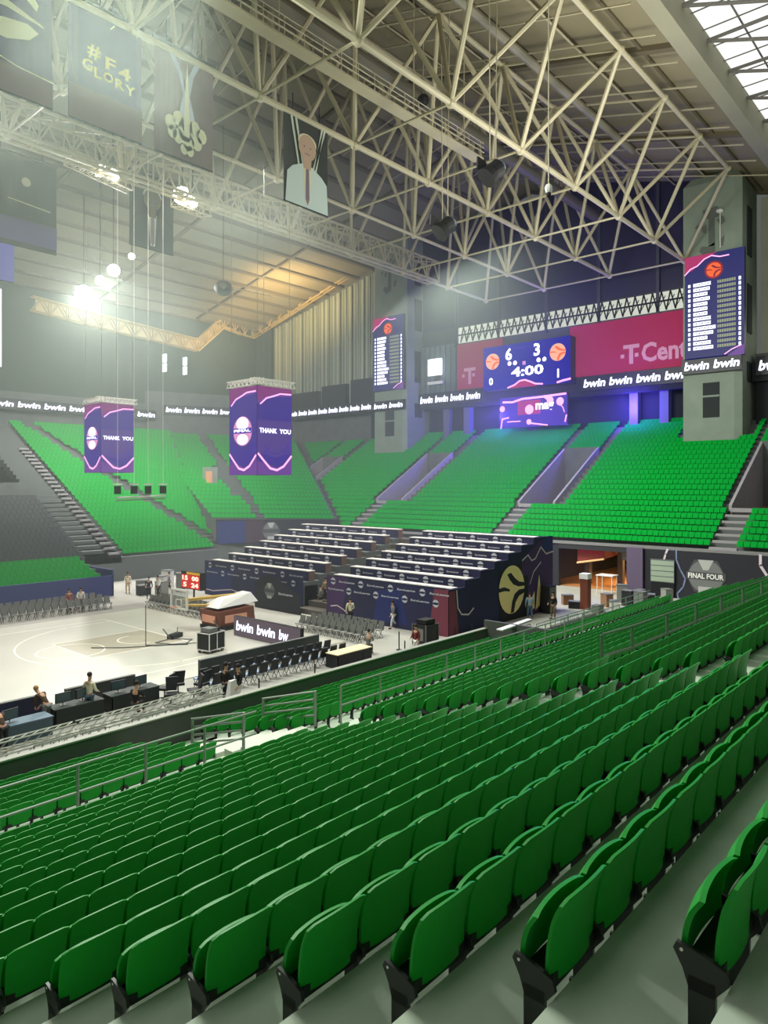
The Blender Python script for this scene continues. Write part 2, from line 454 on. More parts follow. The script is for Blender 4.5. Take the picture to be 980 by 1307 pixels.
# ------------------------------------------------------------------ far sideline stand
b = MB(); FY0, FZ0, FS, FDY = 65.0, 2.3, .51, .85
for r in range(34):
    y0 = FY0 + r * FDY; z = FZ0 + r * FDY * FS
    xl, xr = -22, 46 + r * .35
    segs = [(xl, xr)] if r < 13 or r > 26 else [(xl, 10), (35, xr)]
    for s0, s1 in segs: b.box((s0, y0, z - 3), (s1, y0 + FDY + .05, z), TE)
    for k in range(int((xr - xl) / .5)):
        x = xl + k * .5
        if 30.6 < x < 34.8 + .0 * r: continue
        a2 = 46.2 - .28 * r
        if abs(x - a2) < .8: continue
        if x < 30.6:
            if r < 13: blackseats.append((x + .5, y0 + .35, z, math.pi))
            elif r > 26: farseats.append((x + .5, y0 + .35, z, math.pi))
            continue
        farseats.append((x + .5, y0 + .35, z, math.pi))
# lower retractable tier
for r in range(5):
    y0 = 57.0 + r * .9; z = 1.15 + .3 * r
    b.box((-22, y0, 0), (29.5, y0 + .95, z), TE)
    for k in range(102): farseats.append((-21.8 + k * .5, y0 + .4, z, math.pi))
struct(b.build('far_stand_terrace'))
b = MB(); b.box((-22, 56.85, 0), (29.6, 57.0, 1.75), mat('blue_parapet', (44, 52, 112), .7)); b.box((29.5, 56.85, 0), (29.65, 62, 2.2), MATS['blue_parapet']); struct(b.build('far_stand_parapet'))
b = MB()
b.box((31, 65, 2), (34.6, 66, 2.6), STEP)
for r in range(26):
    b.box((30.8, 65 + r * .85, FZ0 + r * .4335 - .5), (34.7, 65.9 + r * .85, FZ0 + r * .4335 + .3), TE)
    b.box((33.4, 65 + r * .85, FZ0 + r * .4335), (34.5, 65.3 + r * .85, FZ0 + r * .4335 + .5), STEP)
b.box((-22, 76, 4), (30.5, 76.3, 9.6), CONCD); b.box((-22, 76.3, 9.3), (30.5, 88, 9.6), CONCD)
b.box((23, 75.8, 9.6), (26, 76, 11.6), mat('warm_portal', (255, 214, 170), emit=1.0)); b.box((-22, 88, 9), (30.5, 88.2, 15), CONCD)
struct(b.build('trim_1'))
b = MB(); pc = at(268, 607, X=53.5); b.cbox(tuple(pc + V(0, 0, -.2)), (1.2, 1.6, 2.6), CONCL); b.cbox(tuple(pc + V(-.5, -.5, -.4)), (.4, .9, 1.9), mat('portal_glow', (230, 170, 120), emit=.9)); struct(b.build('door_1'))
o = tile('distant_seat_rows', farseats, [(SEATF.v, SEATF.f, GREENF)])
tag(o, 'rows of small green seats filling the end, corner and far stands', 'seats', kind='stuff')
o = tile('black_seat_rows', blackseats, [(SEATF.v, SEATF.f, mat('seat_black', (34, 36, 40), .6))])
tag(o, 'block of black seats in the far stand at the left', 'seats', kind='stuff')
GRD_ = mat('bracket_grey', (80, 84, 84), .7)
# ------------------------------------------------------------------ building shell
WALLG = mat('ribbed_wall', (150, 160, 140), .9)
nt = WALLG.node_tree
g = nt.nodes.new('ShaderNodeTexCoord'); wv = nt.nodes.new('ShaderNodeTexWave'); wv.bands_direction = 'Y'; wv.inputs['Scale'].default_value = .35; wv.inputs['Distortion'].default_value = .6
rp = nt.nodes.new('ShaderNodeValToRGB'); rp.color_ramp.elements[0].color = lin((118, 126, 112)) + (1,); rp.color_ramp.elements[1].color = lin((176, 184, 164)) + (1,)
nt.links.new(g.outputs['Object'], wv.inputs['Vector']); nt.links.new(wv.outputs['Fac'], rp.inputs['Fac']); nt.links.new(rp.outputs['Color'], nt.nodes['Principled BSDF'].inputs['Base Color'])
DARK = mat('dark_gallery', (30, 34, 38), .9)
DKW = mat('dark_green_wall', (52, 66, 56), .95, noise=.12, scale=.1)
PURP = mat('dusky_glass', (46, 44, 74), .35)
def roofz(Y): return 48.5 - .22 * (Y - 48) if Y > 48 else 48.5 - .27 * (48 - Y)
b = MB()
# ribbed end wall left of the tower, with real ribs
y = 70.3
while y < 103:
    b.box((80.3, y, 22), (81, y + .85, roofz(y) - 1.2), WALLG)
    b.box((80.6, y + .85, 22), (81.2, y + 1.3, roofz(y) - 1.2), WALLG)
    y += 1.3
b.box((81.2, 70, 0), (81.6, 104, 47), CONCD)
for y0, y1, z1 in ((71, 77.5, 25.6), (78.6, 84, 25.2), (85, 97, 24.6)): b.box((79.4, y0, 21.9), (80.4, y1, z1), DARK)
b.box((79.6, 97, 22), (80.2, 103.8, 38), DKW)
struct(b.build('wall_end_ribbed'))
b = MB()
# glazed end wall above the seats between and beside the towers
b.box((82.2, -16, 15), (82.6, 64, 22), DARK)
b.box((80.6, 26.2, 31.2), (81, 64, 46), PURP)
b.box((80.5, 26.2, 21.9), (81, 64, 31.2), mat('gallery_grey', (70, 74, 80), .8))
for y in (30, 37, 44, 51, 58): b.box((80.2, y - .18, 28.5), (80.6, y + .18, 45), mat('mullion', (60, 60, 80), .6))
for y in np.arange(58.0, 63.5, .9): b.box((80.3, y, 22.4), (80.5, y + .8, 29), mat('louver', (92, 104, 106), .7))
struct(b.build('wall_end'))
b = MB()
# lattice clerestory strip
CL = mat('clerestory_sky', (226, 232, 214), emit=.8)
b.box((80.3, 27, 28.9), (80.5, 57.5, 31.0), CL)
for k in range(int(30.5 / 1.0)):
    y = 27 + k * 1.0
    b.bar((80.15, y, 28.9), (80.15, y + .55, 31), .09, DARK, 4); b.bar((80.15, y + .55, 31), (80.15, y + 1, 28.9), .09, DARK, 4); b.bar((80.15, y + .1, 30.5), (80.15, y + .9, 29.2), .05, DARK, 4)
b.bar((80.15, 27, 29.95), (80.15, 57.5, 29.95), .12, DARK, 4)
struct(b.build('window_1'))
b = MB()
# far side wall and far corner
b.box((-30, 101.5, 0), (62, 102, 22), CONCD); b.box((-30, 101.6, 22), (84, 102.2, 46), DKW)
b.hexa([(58, 101.4, 0), (81.5, 93, 0), (82, 93.5, 0), (58.5, 102, 0), (58, 101.4, 24), (81.5, 93, 24), (82, 93.5, 24), (58.5, 102, 24)], CONCD)
struct(b.build('wall_far'))
b = MB()
b.box((83.4, -20, 0), (84, 20.2, 40), mat('pale_wall', (176, 178, 160), .9, noise=.08, scale=.3))
b.box((83.1, 15.6, 24.0), (83.5, 18.4, 26.6), mat('window_daylight', (255, 248, 236), emit=2.2))
b.box((80, 17.4, 28), (83.4, 18.2, 40), CONCL); b.box((81, 14, 21.9), (83.4, 20.2, 23.0), CONCD)
b.box((80.6, 12.5, 15), (81, 20, 20.6), DARK); b.box((80.4, 17.6, 15.6), (80.6, 17.9, 20), mat('warm_strip', (255, 214, 200), emit=1.2))
struct(b.build('wall_right'))
# gallery fronts under the ribbon: glazed boxes with lit columns
b = MB()
b.box((80.0, 26.2, 20.0), (81.2, 64, 22.2), DARK); b.box((80, 71, 20.2), (81, 92, 22), DARK)
b.box((80.0, -6, 20.0), (81.2, 20.2, 22), DARK)
for y in (29.5, 33.0, 46.5, 56.5, 60): b.box((80.8, y - .5, 15), (81.8, y + .5, 20.2), mat('column_grey', (92, 92, 112), .7))
for y0, y1 in ((73, 83), (86, 90)): b.box((81.8, y0, 18.6), (82, y1, 18.9), mat('gallery_lamp', (255, 190, 150), emit=1.1))
b.box((80.9, 71, 15.5), (81.3, 74.5, 20), mat('kiosk_dark', (14, 16, 40), .4))
struct(b.build('trim_2'))

# ------------------------------------------------------------------ ceiling: roof deck with ribs and the skylight
DECK = mat('roof_deck', (132, 124, 98), .9, noise=.12, scale=.12)
RIB = mat('roof_rib', (98, 90, 70), .9)
b = MB()
def slab(x0, x1, y0, y1, off=0, th=.4, m=DECK):
    z0, z1 = roofz(y0) + off, roofz(y1) + off
    b.hexa([(x0, y0, z0), (x1, y0, z0), (x1, y1, z1), (x0, y1, z1), (x0, y0, z0 + th), (x1, y0, z0 + th), (x1, y1, z1 + th), (x0, y1, z1 + th)], m)
slab(-30, 84, 48, 103); slab(-30, 84, 17.4, 48)
for x in np.arange(-16, 84, 16.6): slab(x, x + .4, 48, 102, -.3, .3, RIB); slab(x, x + .6, 17.4, 48, -.4, .4, RIB)
for y in np.arange(50, 102, 3.4): slab(-30, 84, y, y + .5, -.28, .3, RIB)
for y in np.arange(20, 48, 4.15): slab(-30, 84, y, y + .25, -.22, .24, RIB)
struct(b.build('ceiling'))
b = MB()
SKY = mat('skylight_glass', (238, 240, 236), emit=1.25)
zs = 41.5
b.box((-20, 2, zs), (84, 16.4, zs + .1), SKY)
LAT = mat('skylight_lattice', (92, 90, 84), .7)
for y in np.arange(2, 16.5, 2.4): b.bar((-20, y, zs - .25), (84, y, zs - .25), .07, LAT, 4)
for x in np.arange(-20, 84, 2.4): b.bar((x, 2, zs - .25), (x, 16.4, zs - .25), .05, LAT, 4)
for x in np.arange(8, 84, 5.0):
    b.bar((x, 16.4, zs - .5), (x + 2.5, 9, zs - 2.0), .13, LAT, 5); b.bar((x + 5, 16.4, zs - .5), (x + 2.5, 9, zs - 2.0), .13, LAT, 5)
b.bar((8, 9, zs - 2), (84, 9, zs - 2), .16, LAT, 5)
struct(b.build('window_2'))
b = MB()
b.box((-20, 16.3, 39.3), (84, 17.4, 42.4), mat('fascia_grey', (140, 138, 118), .9, noise=.1, scale=.2))
b.box((-20, -10, 36), (84, 2, 41.8), DECK)
struct(b.build('trim_3'))
# ------------------------------------------------------------------ the big space frame
XN = [77 - 8.3 * k for k in range(11)]; YN = [50.8, 42.5, 34.2, 26.0]; ZB = 33.0
fr = thing('roof_space_frame', 'huge cream steel tube space frame spanning under the roof deck', 'roof frame', (0, 0, 0))
def ztop(Y): return roofz(Y) - 1.3
YT = [46.6, 38.3, 30.1, 20.5]
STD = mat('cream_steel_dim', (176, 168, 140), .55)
for j, y in enumerate(YN):
    m = MB(); m.bar((XN[-1], y, ZB), (XN[0], y, ZB), .20 if y < 40 else .15, STEEL, 8)
    for x in XN: m.ball((x, y, ZB), .34, STEEL, 8, 5)
    m.build('bottom_chord', fr)
for x in XN:
    m = MB(); m.bar((x, YN[0], ZB), (x, YN[-1], ZB), .10, STD, 6); m.build('cross_chord', fr)
for y in YT:
    m = MB(); m.bar((XN[-1] + 4, y, ztop(y)), (XN[0] - 4, y, ztop(y)), .19, STEEL, 8)
    for x in XN[:-1]: m.ball((x - 4.15, y, ztop(y)), .3, STEEL, 8, 5)
    m.build('top_chord', fr)
for x in XN[:-1]:
    m = MB(); m.path([(x - 4.15, y, ztop(y)) for y in YT], .1, STD, 6); m.build('top_cross_chord', fr)
for i, x in enumerate(XN[:-1]):
    for y in YT:
        m = MB()
        for xx in (XN[i], XN[i + 1]):
            for yy in ((y + 4.2, y - 4.1) if y > 21 else (26.0,)): m.bar((xx, yy, ZB), (x - 4.15, y, ztop(y)), .17, STEEL, 7)
        m.build('web_pyramid', fr)
# fine purlin lattice nearer the deck and a dense far truss
m = MB()
for y in (24, 28, 32, 36, 40, 44):
    z = roofz(y) - .6; m.bar((-6, y, z), (80, y, z), .08, STD, 5)
for x in np.arange(-2, 80, 4.15):
    m.path([(x, yy, roofz(yy) - .7) for yy in (18, 26, 34, 42, 48, 56)], .07, STD, 5)
struct(m.build('trim_4'))
def box_truss(name, a, c, w, h, n, r1, r2, m_, label, parent=None):
    a = Vector(a); c = Vector(c); d = (c - a).normalized(); s = Vector((-d.y, d.x, 0)).normalized() * w / 2; up = Vector((0, 0, h)); mb = MB()
    for o in (s, -s):
        mb.bar(a + o, c + o, r1, m_, 5); mb.bar(a + o + up, c + o + up, r1, m_, 5)
    for k in range(n):
        p = a.lerp(c, k / n); q = a.lerp(c, (k + 1) / n); mid = (p + q) / 2
        for o in (s, -s):
            mb.bar(p + o, mid + o + up, r2, m_, 4); mb.bar(mid + o + up, q + o, r2, m_, 4); mb.bar(p + o, p + o + up, r2, m_, 4)
        mb.bar(p + s, q - s, r2, m_, 4); mb.bar(p + s + up, q - s + up, r2, m_, 4); mb.bar(p + s, p - s, r2, m_, 4)
    o = mb.build(name, parent)
    if parent is None and label: tag(o, label, 'truss')
    return o
YEL = mat('eave_steel', (196, 172, 112), .6); YELD = mat('eave_backing', (226, 204, 150), .8)
# eave truss of the left roof wing, its amber glow put into the colours
EP = [at(495, 318, X=79.4), at(412, 374, X=79.4), at(322, 432, X=79.2), at(285, 418, Y=100.3), at(252, 448, Y=100.4), at(150, 424, Y=100.4), at(40, 396, Y=100.4)]
ev = struct(bpy.data.objects.new('trim_5', None)); COL.objects.link(ev)
for a, c in zip(EP, EP[1:]):
    box_truss('truss_segment', a, c, .8, 1.9, max(3, int((c - a).length / 2.4)), .12, .08, YEL, None, ev)
    m = MB(); m.hexa([a + V(.9, .9, .2), c + V(.9, .9, .2), c + V(1.1, 1.1, .2), a + V(1.1, 1.1, .2), a + V(.9, .9, 2.1), c + V(.9, .9, 2.1), c + V(1.1, 1.1, 2.1), a + V(1.1, 1.1, 2.1)], YELD); m.build('fascia_board', ev)
# horizontal roof trusses on the far left
box_truss('roof_truss', (66, 50.8, 33), (4, 50.8, 33), 1.6, 2.2, 26, .13, .08, STD, 'dark green grey lattice truss behind the hanging banners')
box_truss('lamp_truss', at(85, 208, Y=52), at(166, 245, Y=52), .9, 1.0, 8, .06, .04, STEEL, 'short white lamp truss with two bright floodlights at upper left')
box_truss('lamp_truss', at(222, 262, Y=52), at(266, 278, Y=52), .9, 1.0, 4, .06, .04, STEEL, 'short white lamp truss with one broad bright floodlight')
# catwalk along the roof
cw = thing('catwalk', 'long cream maintenance catwalk with railings slung under the roof', 'catwalk')
Yc, Zc = 31.0, 34.6
m = MB(); m.box((-4, Yc - .45, Zc - .1), (46, Yc + .45, Zc), STD); m.build('deck', cw)
for yy in (Yc - .45, Yc + .45):
    m = MB()
    for h in (.4, .75, 1.1): m.bar((-4, yy, Zc + h), (46, yy, Zc + h), .035, STEEL, 5)
    for x in np.arange(-4, 46, 1.5): m.bar((x, yy, Zc), (x, yy, Zc + 1.1), .035, STEEL, 4)
    m.build('railing', cw)
for x in np.arange(-4, 46, 6): MB().bar((x, Yc, Zc), (x, Yc, roofz(Yc)), .05, STEEL, 5).build('hanger_rod', cw)
# air ducts
m = MB(); m.bar((22, 36, 41), (78, 36, 40.2), .55, mat('duct_metal', (126, 122, 108), .5, metal=.3), 12); m.bar((26, 24.6, 38.2), (60, 24.6, 38.2), .3, MATS['duct_metal'], 10)
tag(m.build('air_duct'), 'pair of grey round air ducts running along under the roof deck', 'duct')
m = MB(); a = at(596, 0, Y=33); m.box((a.x - .3, 32.2, a.z - 3.2), (a.x + 2.0, 33.8, a.z + 3), mat('vent_grille', (160, 164, 154), .6))
for k in range(10): m.box((a.x - .34, 32.1, a.z - 3 + k * .6), (a.x + 2.04, 33.9, a.z - 2.85 + k * .6), RIB)
tag(m.build('vent_box'), 'pale louvred ventilation box hung between the roof trusses at the top', 'vent')

# ------------------------------------------------------------------ concrete towers
def tower(label, y0, y1, x0, x1, zt, slots):
    t = thing('concrete_tower', label, 'tower', (x0, (y0 + y1) / 2, 0))
    def L(p): return (p[0] - x0, p[1] - (y0 + y1) / 2, p[2])
    m = MB()
    c = .7
    pts = [(x0, y0 + c), (x0, y1 - .1), (x1, y1 - .1), (x1, y0 + .1), (x0 + c * .4, y0)]
    n = len(pts); zs_ = zt
    vs = [L((x, y, 0)) for x, y in pts] + [L((x, y, zs_)) for x, y in pts]
    vs += [L((x + .5, y + (.7 if y < (y0 + y1) / 2 else -.7), zs_ + .9)) for x, y in pts]
    m.add(vs, [tuple(range(n - 1, -1, -1)), tuple(range(2 * n, 3 * n))] + [(k, (k + 1) % n, n + (k + 1) % n, n + k) for k in range(n)] + [(n + k, n + (k + 1) % n, 2 * n + (k + 1) % n, 2 * n + k) for k in range(n)], CONCL)
    m.build('shaft', t)
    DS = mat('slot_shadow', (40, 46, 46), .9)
    m = MB()
    w = y1 - y0; yl = y1 - w * .36; yr = y1 - w * .64
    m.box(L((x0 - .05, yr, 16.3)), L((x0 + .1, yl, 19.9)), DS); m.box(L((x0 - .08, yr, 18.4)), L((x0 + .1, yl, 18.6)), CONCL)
    m.build('window_recess', t)
    for z0, z1 in slots:
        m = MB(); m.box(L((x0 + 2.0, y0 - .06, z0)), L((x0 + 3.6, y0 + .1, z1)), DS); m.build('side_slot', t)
    # relief: hook shaped cast emblem on the front
    m = MB(); f = Face(m, L((x0 - .02, y1, zt - 8.6)), (0, -1, 0), (0, 0, 1), w, 8)
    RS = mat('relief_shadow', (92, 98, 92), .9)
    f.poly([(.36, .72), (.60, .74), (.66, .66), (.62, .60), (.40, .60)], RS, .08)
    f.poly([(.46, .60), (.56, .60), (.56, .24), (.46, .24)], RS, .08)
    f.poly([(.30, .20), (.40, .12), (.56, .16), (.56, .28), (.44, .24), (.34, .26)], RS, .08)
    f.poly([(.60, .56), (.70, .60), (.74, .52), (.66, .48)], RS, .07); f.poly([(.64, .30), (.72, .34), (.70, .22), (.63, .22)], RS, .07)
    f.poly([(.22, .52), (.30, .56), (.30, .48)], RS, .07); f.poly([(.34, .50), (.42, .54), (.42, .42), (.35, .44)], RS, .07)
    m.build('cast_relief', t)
    return t
tw = tower('grey concrete tower at the right carrying a tall line-up screen', 20.4, 26.2, 77, 83, 40.6, [(20, 22), (25, 30), (33, 38)])
m = MB(); m.bar((-.1, -.9, 4 + 29.6 - 0), (-.1, -.9, 37.3), .05, WHITE, 5); m.ball((-.2, -.9, 37.3), .38, WHITE, 8, 6, (1, 1, .6)); m.build('white_sensor', tw)
tower('grey concrete tower left of the central scoreboard', 64.2, 70.3, 77, 83, 44.5, [(19, 21), (24, 28.5), (31.5, 36), (38, 42)])

# ------------------------------------------------------------------ LED screens
def panel_thing(name, label, cat, o, right, w, h, depth=.3, frame=BLACKS, group=None):
    """empty at lower left corner; returns (thing, place function)"""
    o = Vector(o); t = thing(name, label, cat, tuple(o), 0, group)
    m = MB(); f = Face(m, (0, 0, 0), right, (0, 0, 1), w, h)
    a = f.p(0, 0, 0); 
    P = [f.p(x, z, d) for z in (0, h) for x, d in ((0, 0), (w, 0), (w, -depth), (0, -depth))]
    m.hexa([P[3], P[2], P[1], P[0], P[7], P[6], P[5], P[4]], frame); m.build('housing', t)
    return t
def scr(t, right, w, h, name='display'):
    m = MB(); f = Face(m, (0, 0, 0), right, (0, 0, 1), w, h); return m, f
LNAVY = mat('led_navy', (20, 22, 110), emit=.75); LBLUE = mat('led_blue', (16, 6, 150), emit=1.0); LPURP = mat('led_purple', (112, 60, 158), emit=.85)
LMAG = mat('led_magenta', (190, 40, 110), emit=.8); LPINK = mat('led_pink', (255, 170, 225), emit=1.6); LORG = mat('led_orange', (240, 92, 40), emit=1.25)
LRED = mat('led_red', (150, 20, 50), emit=.8); LPEACH = mat('led_peach', (248, 176, 140), emit=1.1); LDOT = mat('led_ledger', (150, 160, 130), emit=.9); LVIO = mat('led_violet', (60, 26, 170), emit=.9)
R_ = (0, -1, 0)
def lineup(X, px0, px1, pt, pb, label):
    a = at(px0, pb, X=X); c = at(px1, pb, X=X); top = at((px0 + px1) / 2, pt, X=X).z; bot = at((px0 + px1) / 2, pb, X=X).z
    w = a.y - c.y; h = top - bot
    t = panel_thing('lineup_screen', label, 'screen', (X, a.y, bot), R_, w, h, .45)
    m, f = scr(t, R_, w, h)
    f.rect(0, 0, 1, 1, LNAVY, .02); f.poly([(0, 1), (.55, 1), (.30, .93), (.12, .86), (0, .85)], LMAG, .03)
    f.wave([(0, .83), (.10, .88), (.22, .90), (.34, .955), (.46, .975), (.6, .95), (.75, .95)], .12, LPINK, .04)
    f.disc(.50, .835, .085, LRED, .035); f.swirl(.50, .835, .068, LORG, LRED, .05)
    f.poly([(.72, 0), (1, 0), (1, .10)], LPURP, .03); f.wave([(.68, .02), (.80, .06), (.95, .09)], .10, LPINK, .04)
    m.build('display', t)
    rnd = random.Random(5); m = MB(); f.mb = m
    for k in range(14):
        y = .715 - k * .047; f.rect(.06, y - .014, .10, y + .014, LEDW, .05)
        f.rect(.15, y - .016, .15 + rnd.choice([.30, .34, .28, .38, .30, .24]), y + .016, LEDW, .05)
        f.rect(.56, y - .014, .86, y + .014, LDOT, .05)
        for q in range(7): f.rect(.585 + q * .04, y - .016, .593 + q * .04, y + .016, LNAVY, .055)
        for q in range(6): f.rect(.19 + q * .05, y - .004, .215 + q * .05, y + .006, LNAVY, .055)
        f.rect(.91, y - .016, .945, y + .016, LEDW, .05)
    m.build('player_list', t)
lineup(76.6, 874, 950, 322, 456, 'tall blue line-up screen with orange ball logo on the right tower')
lineup(76.6, 476, 515, 404, 498, 'narrow blue line-up screen with orange ball logo on the left tower')
# central scoreboard
X = 78.6; a = at(617, 492, X=X); c = at(728, 492, X=X); zt = at(728, 428, X=X).z; w = a.y - c.y; z0 = at(728, 488, X=X).z
t = panel_thing('scoreboard', 'large central blue scoreboard showing 6, 3 and 4:00', 'scoreboard', (X, a.y, z0), R_, w, zt - z0, 1.3)
m, f = scr(t, R_, w, zt - z0)
f.rect(0, 0, 1, 1, LBLUE, .02)
f.swirl(.115, .66, .185, LPEACH, LORG, .04); f.swirl(.865, .68, .19, LPEACH, LORG, .04)
f.wave([(.30, .97), (.36, .90), (.46, .88), (.52, .90)], .18, LVIO, .035); f.poly([(.33, 0), (.40, .12), (.48, .16), (.56, .12), (.64, 0)], LMAG, .03)
f.wave([(.30, .02), (.38, .07), (.44, .15), (.50, .16), (.56, .11), (.62, .05), (.70, .03)], .2, LPINK, .045); f.wave([(.86, .03), (.93, .06), (1, .08)], .25, LPINK, .04)
m.build('display', t)
for a_ in (('6', .27, .64, .28, None), ('3', .60, .66, .28, None), ('4:00', .34, .25, .22, .37), ('0', .07, .12, .17, None), ('1', .86, .13, .19, None)):
    f.mb = MB(); f.text(a_[0], a_[1], a_[2], a_[3], LEDW, w=a_[4]); f.mb.build('score_digit', t)
f.mb = m
for x in (.32, .385, .655, .72): f.disc(x, .565, .05, LEDW, .04, 12)
f.rect(.475, .50, .485, .58, LPINK, .04); f.rect(.495, .50, .505, .58, LPINK, .04)
m.build('foul_dots', t)
# lower screen
a = at(638, 547, X=79.2); c = at(724, 547, X=79.2); zt = at(700, 503, X=79.2).z; w = a.y - c.y
t = panel_thing('concourse_screen', 'purple concourse screen with pink shapes and the word mag under the scoreboard', 'screen', (79.2, a.y, a.z), R_, w, zt - a.z, .5)
m, f = scr(t, R_, w, zt - a.z)
f.rect(0, 0, 1, 1, LVIO, .02); f.rect(.28, .40, .62, .86, LMAG, .03)
f.disc(.455, .56, .155, LPINK, .05); f.text('mag', .55, .44, .30, LEDW, .08); f.wave([(.05, .86), (.2, .84), (.35, .92), (.6, .93), (.98, .97)], .25, LPINK, .05)
f.disc(.04, .64, .10, LPINK, .05, 12); f.disc(.90, .74, .13, LPINK, .05, 12); f.disc(.76, .80, .12, LPINK, .05, 12); f.disc(.45, .16, .09, LPINK, .05, 12)
f.wave([(.02, 0), (.04, .3), (.14, .34)], .18, LPINK, .05); f.wave([(.12, .2), (.32, .2)], .14, LPINK, .05); f.wave([(.46, .12), (.62, .06), (.72, .02)], .18, LPINK, .05); f.wave([(.97, .1), (.99, .3)], .18, LPINK, .05)
f.wave([(.88, .7), (.94, .55), (.96, .4)], .12, LPINK, .05); f.poly([(.66, .92), (.78, .94), (.80, .78), (.70, .84)], LPINK, .05)
m.build('display', t)
light('scoreboard_glow', 'AREA', (76.5, 43.5, 19), 2600, (.12, .06, 1), 7, (66, 42, 8))
# ribbon boards
def ribbon(label, a, c, z0, z1, word, n, shear=.18):
    a = Vector((a[0], a[1], z0)); c = Vector((c[0], c[1], z0)); w = (c - a).length; r = (c - a).normalized()
    t = panel_thing('ribbon_board', label, 'display board', a, r, w, z1 - z0, .4)
    m, f = scr(t, r, w, z1 - z0); f.rect(0, 0, 1, 1, mat('led_off', (22, 24, 34), .5), .02); m.build('display', t)
    for k in range(n):
        f.mb = MB(); f.text(word, (k + .08) / n, .22, .56, LEDW, .05, shear, .84 / n); f.mb.build('lettering', t)
    return t
def ribX(px0, px1, py0, X, hh, n, label, word='bwin'):
    a = at(px0, py0, X=X); c = at(px1, py0, X=X); ribbon(label, (X, a.y), (X, c.y), a.z, a.z + hh, word, n)
za = 20.6
ribbon('black ribbon board reading bwin right of the central scoreboard', (79.8, at(742, 490, X=79.8).y), (79.8, 26.1), za, za + 1.75, 'bwin', 4)
ribbon('black ribbon board reading bwin across the right tower', (76.6, 26.1), (76.6, 20.3), 20.9, 22.5, 'bwin', 2)
ribbon('black ribbon board reading bwin at the far right edge', (79.8, 19.8), (79.8, 8), za, za + 1.9, 'bwin', 4)
ribbon('black ribbon board reading bwin left of the central scoreboard', (79.8, 64.1), (79.8, at(614, 500, X=79.8).y), za - .1, za + 1.7, 'bwin', 4)
ribbon('black ribbon board reading bwin across the left tower', (76.6, 70.2), (76.6, 64.3), 20.0, 21.4, 'bwin', 2)
ribbon('black ribbon board reading bwin left of the left tower', (79.2, 92), (79.2, 70.4), za - .2, za + 1.4, 'bwin', 9)
ribbon('black ribbon board reading bwin across the far corner', (60.5, 100), (79.0, 92.5), za - .2, za + 1.3, 'bwin', 7)
ribbon('black ribbon board reading bwin along the far side stand', (0, 99.8), (59, 99.8), 19.4, 20.8, 'bwin', 17)
# magenta arena name banner
MAG = mat('magenta_banner', (170, 24, 78), .7); MAGL = mat('banner_letter', (214, 150, 170), .7)
for (y0, y1, lab, txts) in ((57.5, 50.2, 'magenta banner with a pale T left of the central scoreboard', [('T', .16, .10, .36), ('C', .66, .12, .34)]),
                            (40.6, 26.3, 'magenta banner with pale T Cent lettering beside the right tower', [('T', .47, .14, .36), ('Cent', .62, .14, .36)])):
    t = panel_thing('wall_banner', lab, 'banner', (80.0, y0, 22.4), R_, y0 - y1, 6.2, .1, MAG)
    m, f = scr(t, R_, y0 - y1, 6.2); f.rect(0, 0, 1, 1, MAG, .02)
    m.build('cloth', t); m = MB()
    for tx, x, y, h in txts: f.mb = MB(); f.text(tx, x, y, h, MAGL, .05, w=(.36 if tx == 'Cent' else None)); f.mb.build('letter', t)
    f.mb = m
    x, y = txts[0][1], .26; q = 6.2 / (y0 - y1)
    for dx in (-.05, .22): f.rect(x + dx * q, y, x + (dx + .07) * q, y + .07, MAGL, .05)
    m.build('lettering', t)
m = MB(); m.cbox((79.6, at(555, 479, X=79.6).y, 25.9), (.3, 2.3, 2.3), mat('lamp_white', (245, 250, 255), emit=2.5)); m.cbox((79.7, at(555, 479, X=79.6).y, 23.7), (.3, 2.6, .4), WHITE); m.cbox((80.1, at(555, 479, X=79.6).y, 25.4), (.9, .4, 2.6), GRD_)
tag(m.build('floodlight'), 'square bright white floodlight on the gallery right of the left tower', 'light')
# ------------------------------------------------------------------ front walls and rails of the near stand
b = MB()
b.box((-12, 22.72, 0), (34.6, 22.9, 1.12), mat('black_barrier', (74, 76, 72), .7)); b.box((-12, 22.68, 1.12), (34.6, 22.94, 1.17), mat('barrier_cap', (150, 152, 140), .6))
b.box((34.5, 17.9, 0), (34.7, 22.9, 1.6), MATS['black_barrier']); b.box((34.6, 18.75, 0), (49, 18.9, 1.45), MATS['black_barrier'])
b.box((48.9, -6, 0), (49.1, 18.9, 1.45), MATS['black_barrier'])
struct(b.build('near_stand_parapet'))
def rail(label, pts, bars, step=2.0, r=.028, base=0.0, mate=RAILM, name='handrail'):
    """pts: floor polyline; bars: heights"""
    t = thing(name, label, 'railing', pts[0])
    o = Vector(pts[0])
    for h in bars:
        m = MB(); m.path([Vector(p) - o + V(0, 0, h) for p in pts], r, mate, 6); m.build('rail_bar', t)
    for a, c in zip(pts, pts[1:]):
        a = Vector(a) - o; c = Vector(c) - o; n = max(1, round((c - a).length / step))
        for k in range(n + (1 if tuple(c + o) == tuple(pts[-1]) else 0)):
            p = a.lerp(c, k / n); MB().bar(p + V(0, 0, base), p + V(0, 0, max(bars) - .01), r * 1.15, mate, 6).build('post', t)
    return t
zw = treadz(17)
rail('long grey two-bar rail between the near seats and the lower tier', [(-1, 15.65, zw), (12.3, 15.65, zw)], (.66, 1.27), 1.75, .03)
rail('grey two-bar rail dividing the seats right of the lower stair', [(15.6, 15.65, zw), (34, 15.65, zw)], (.66, 1.27), 1.9, .03)
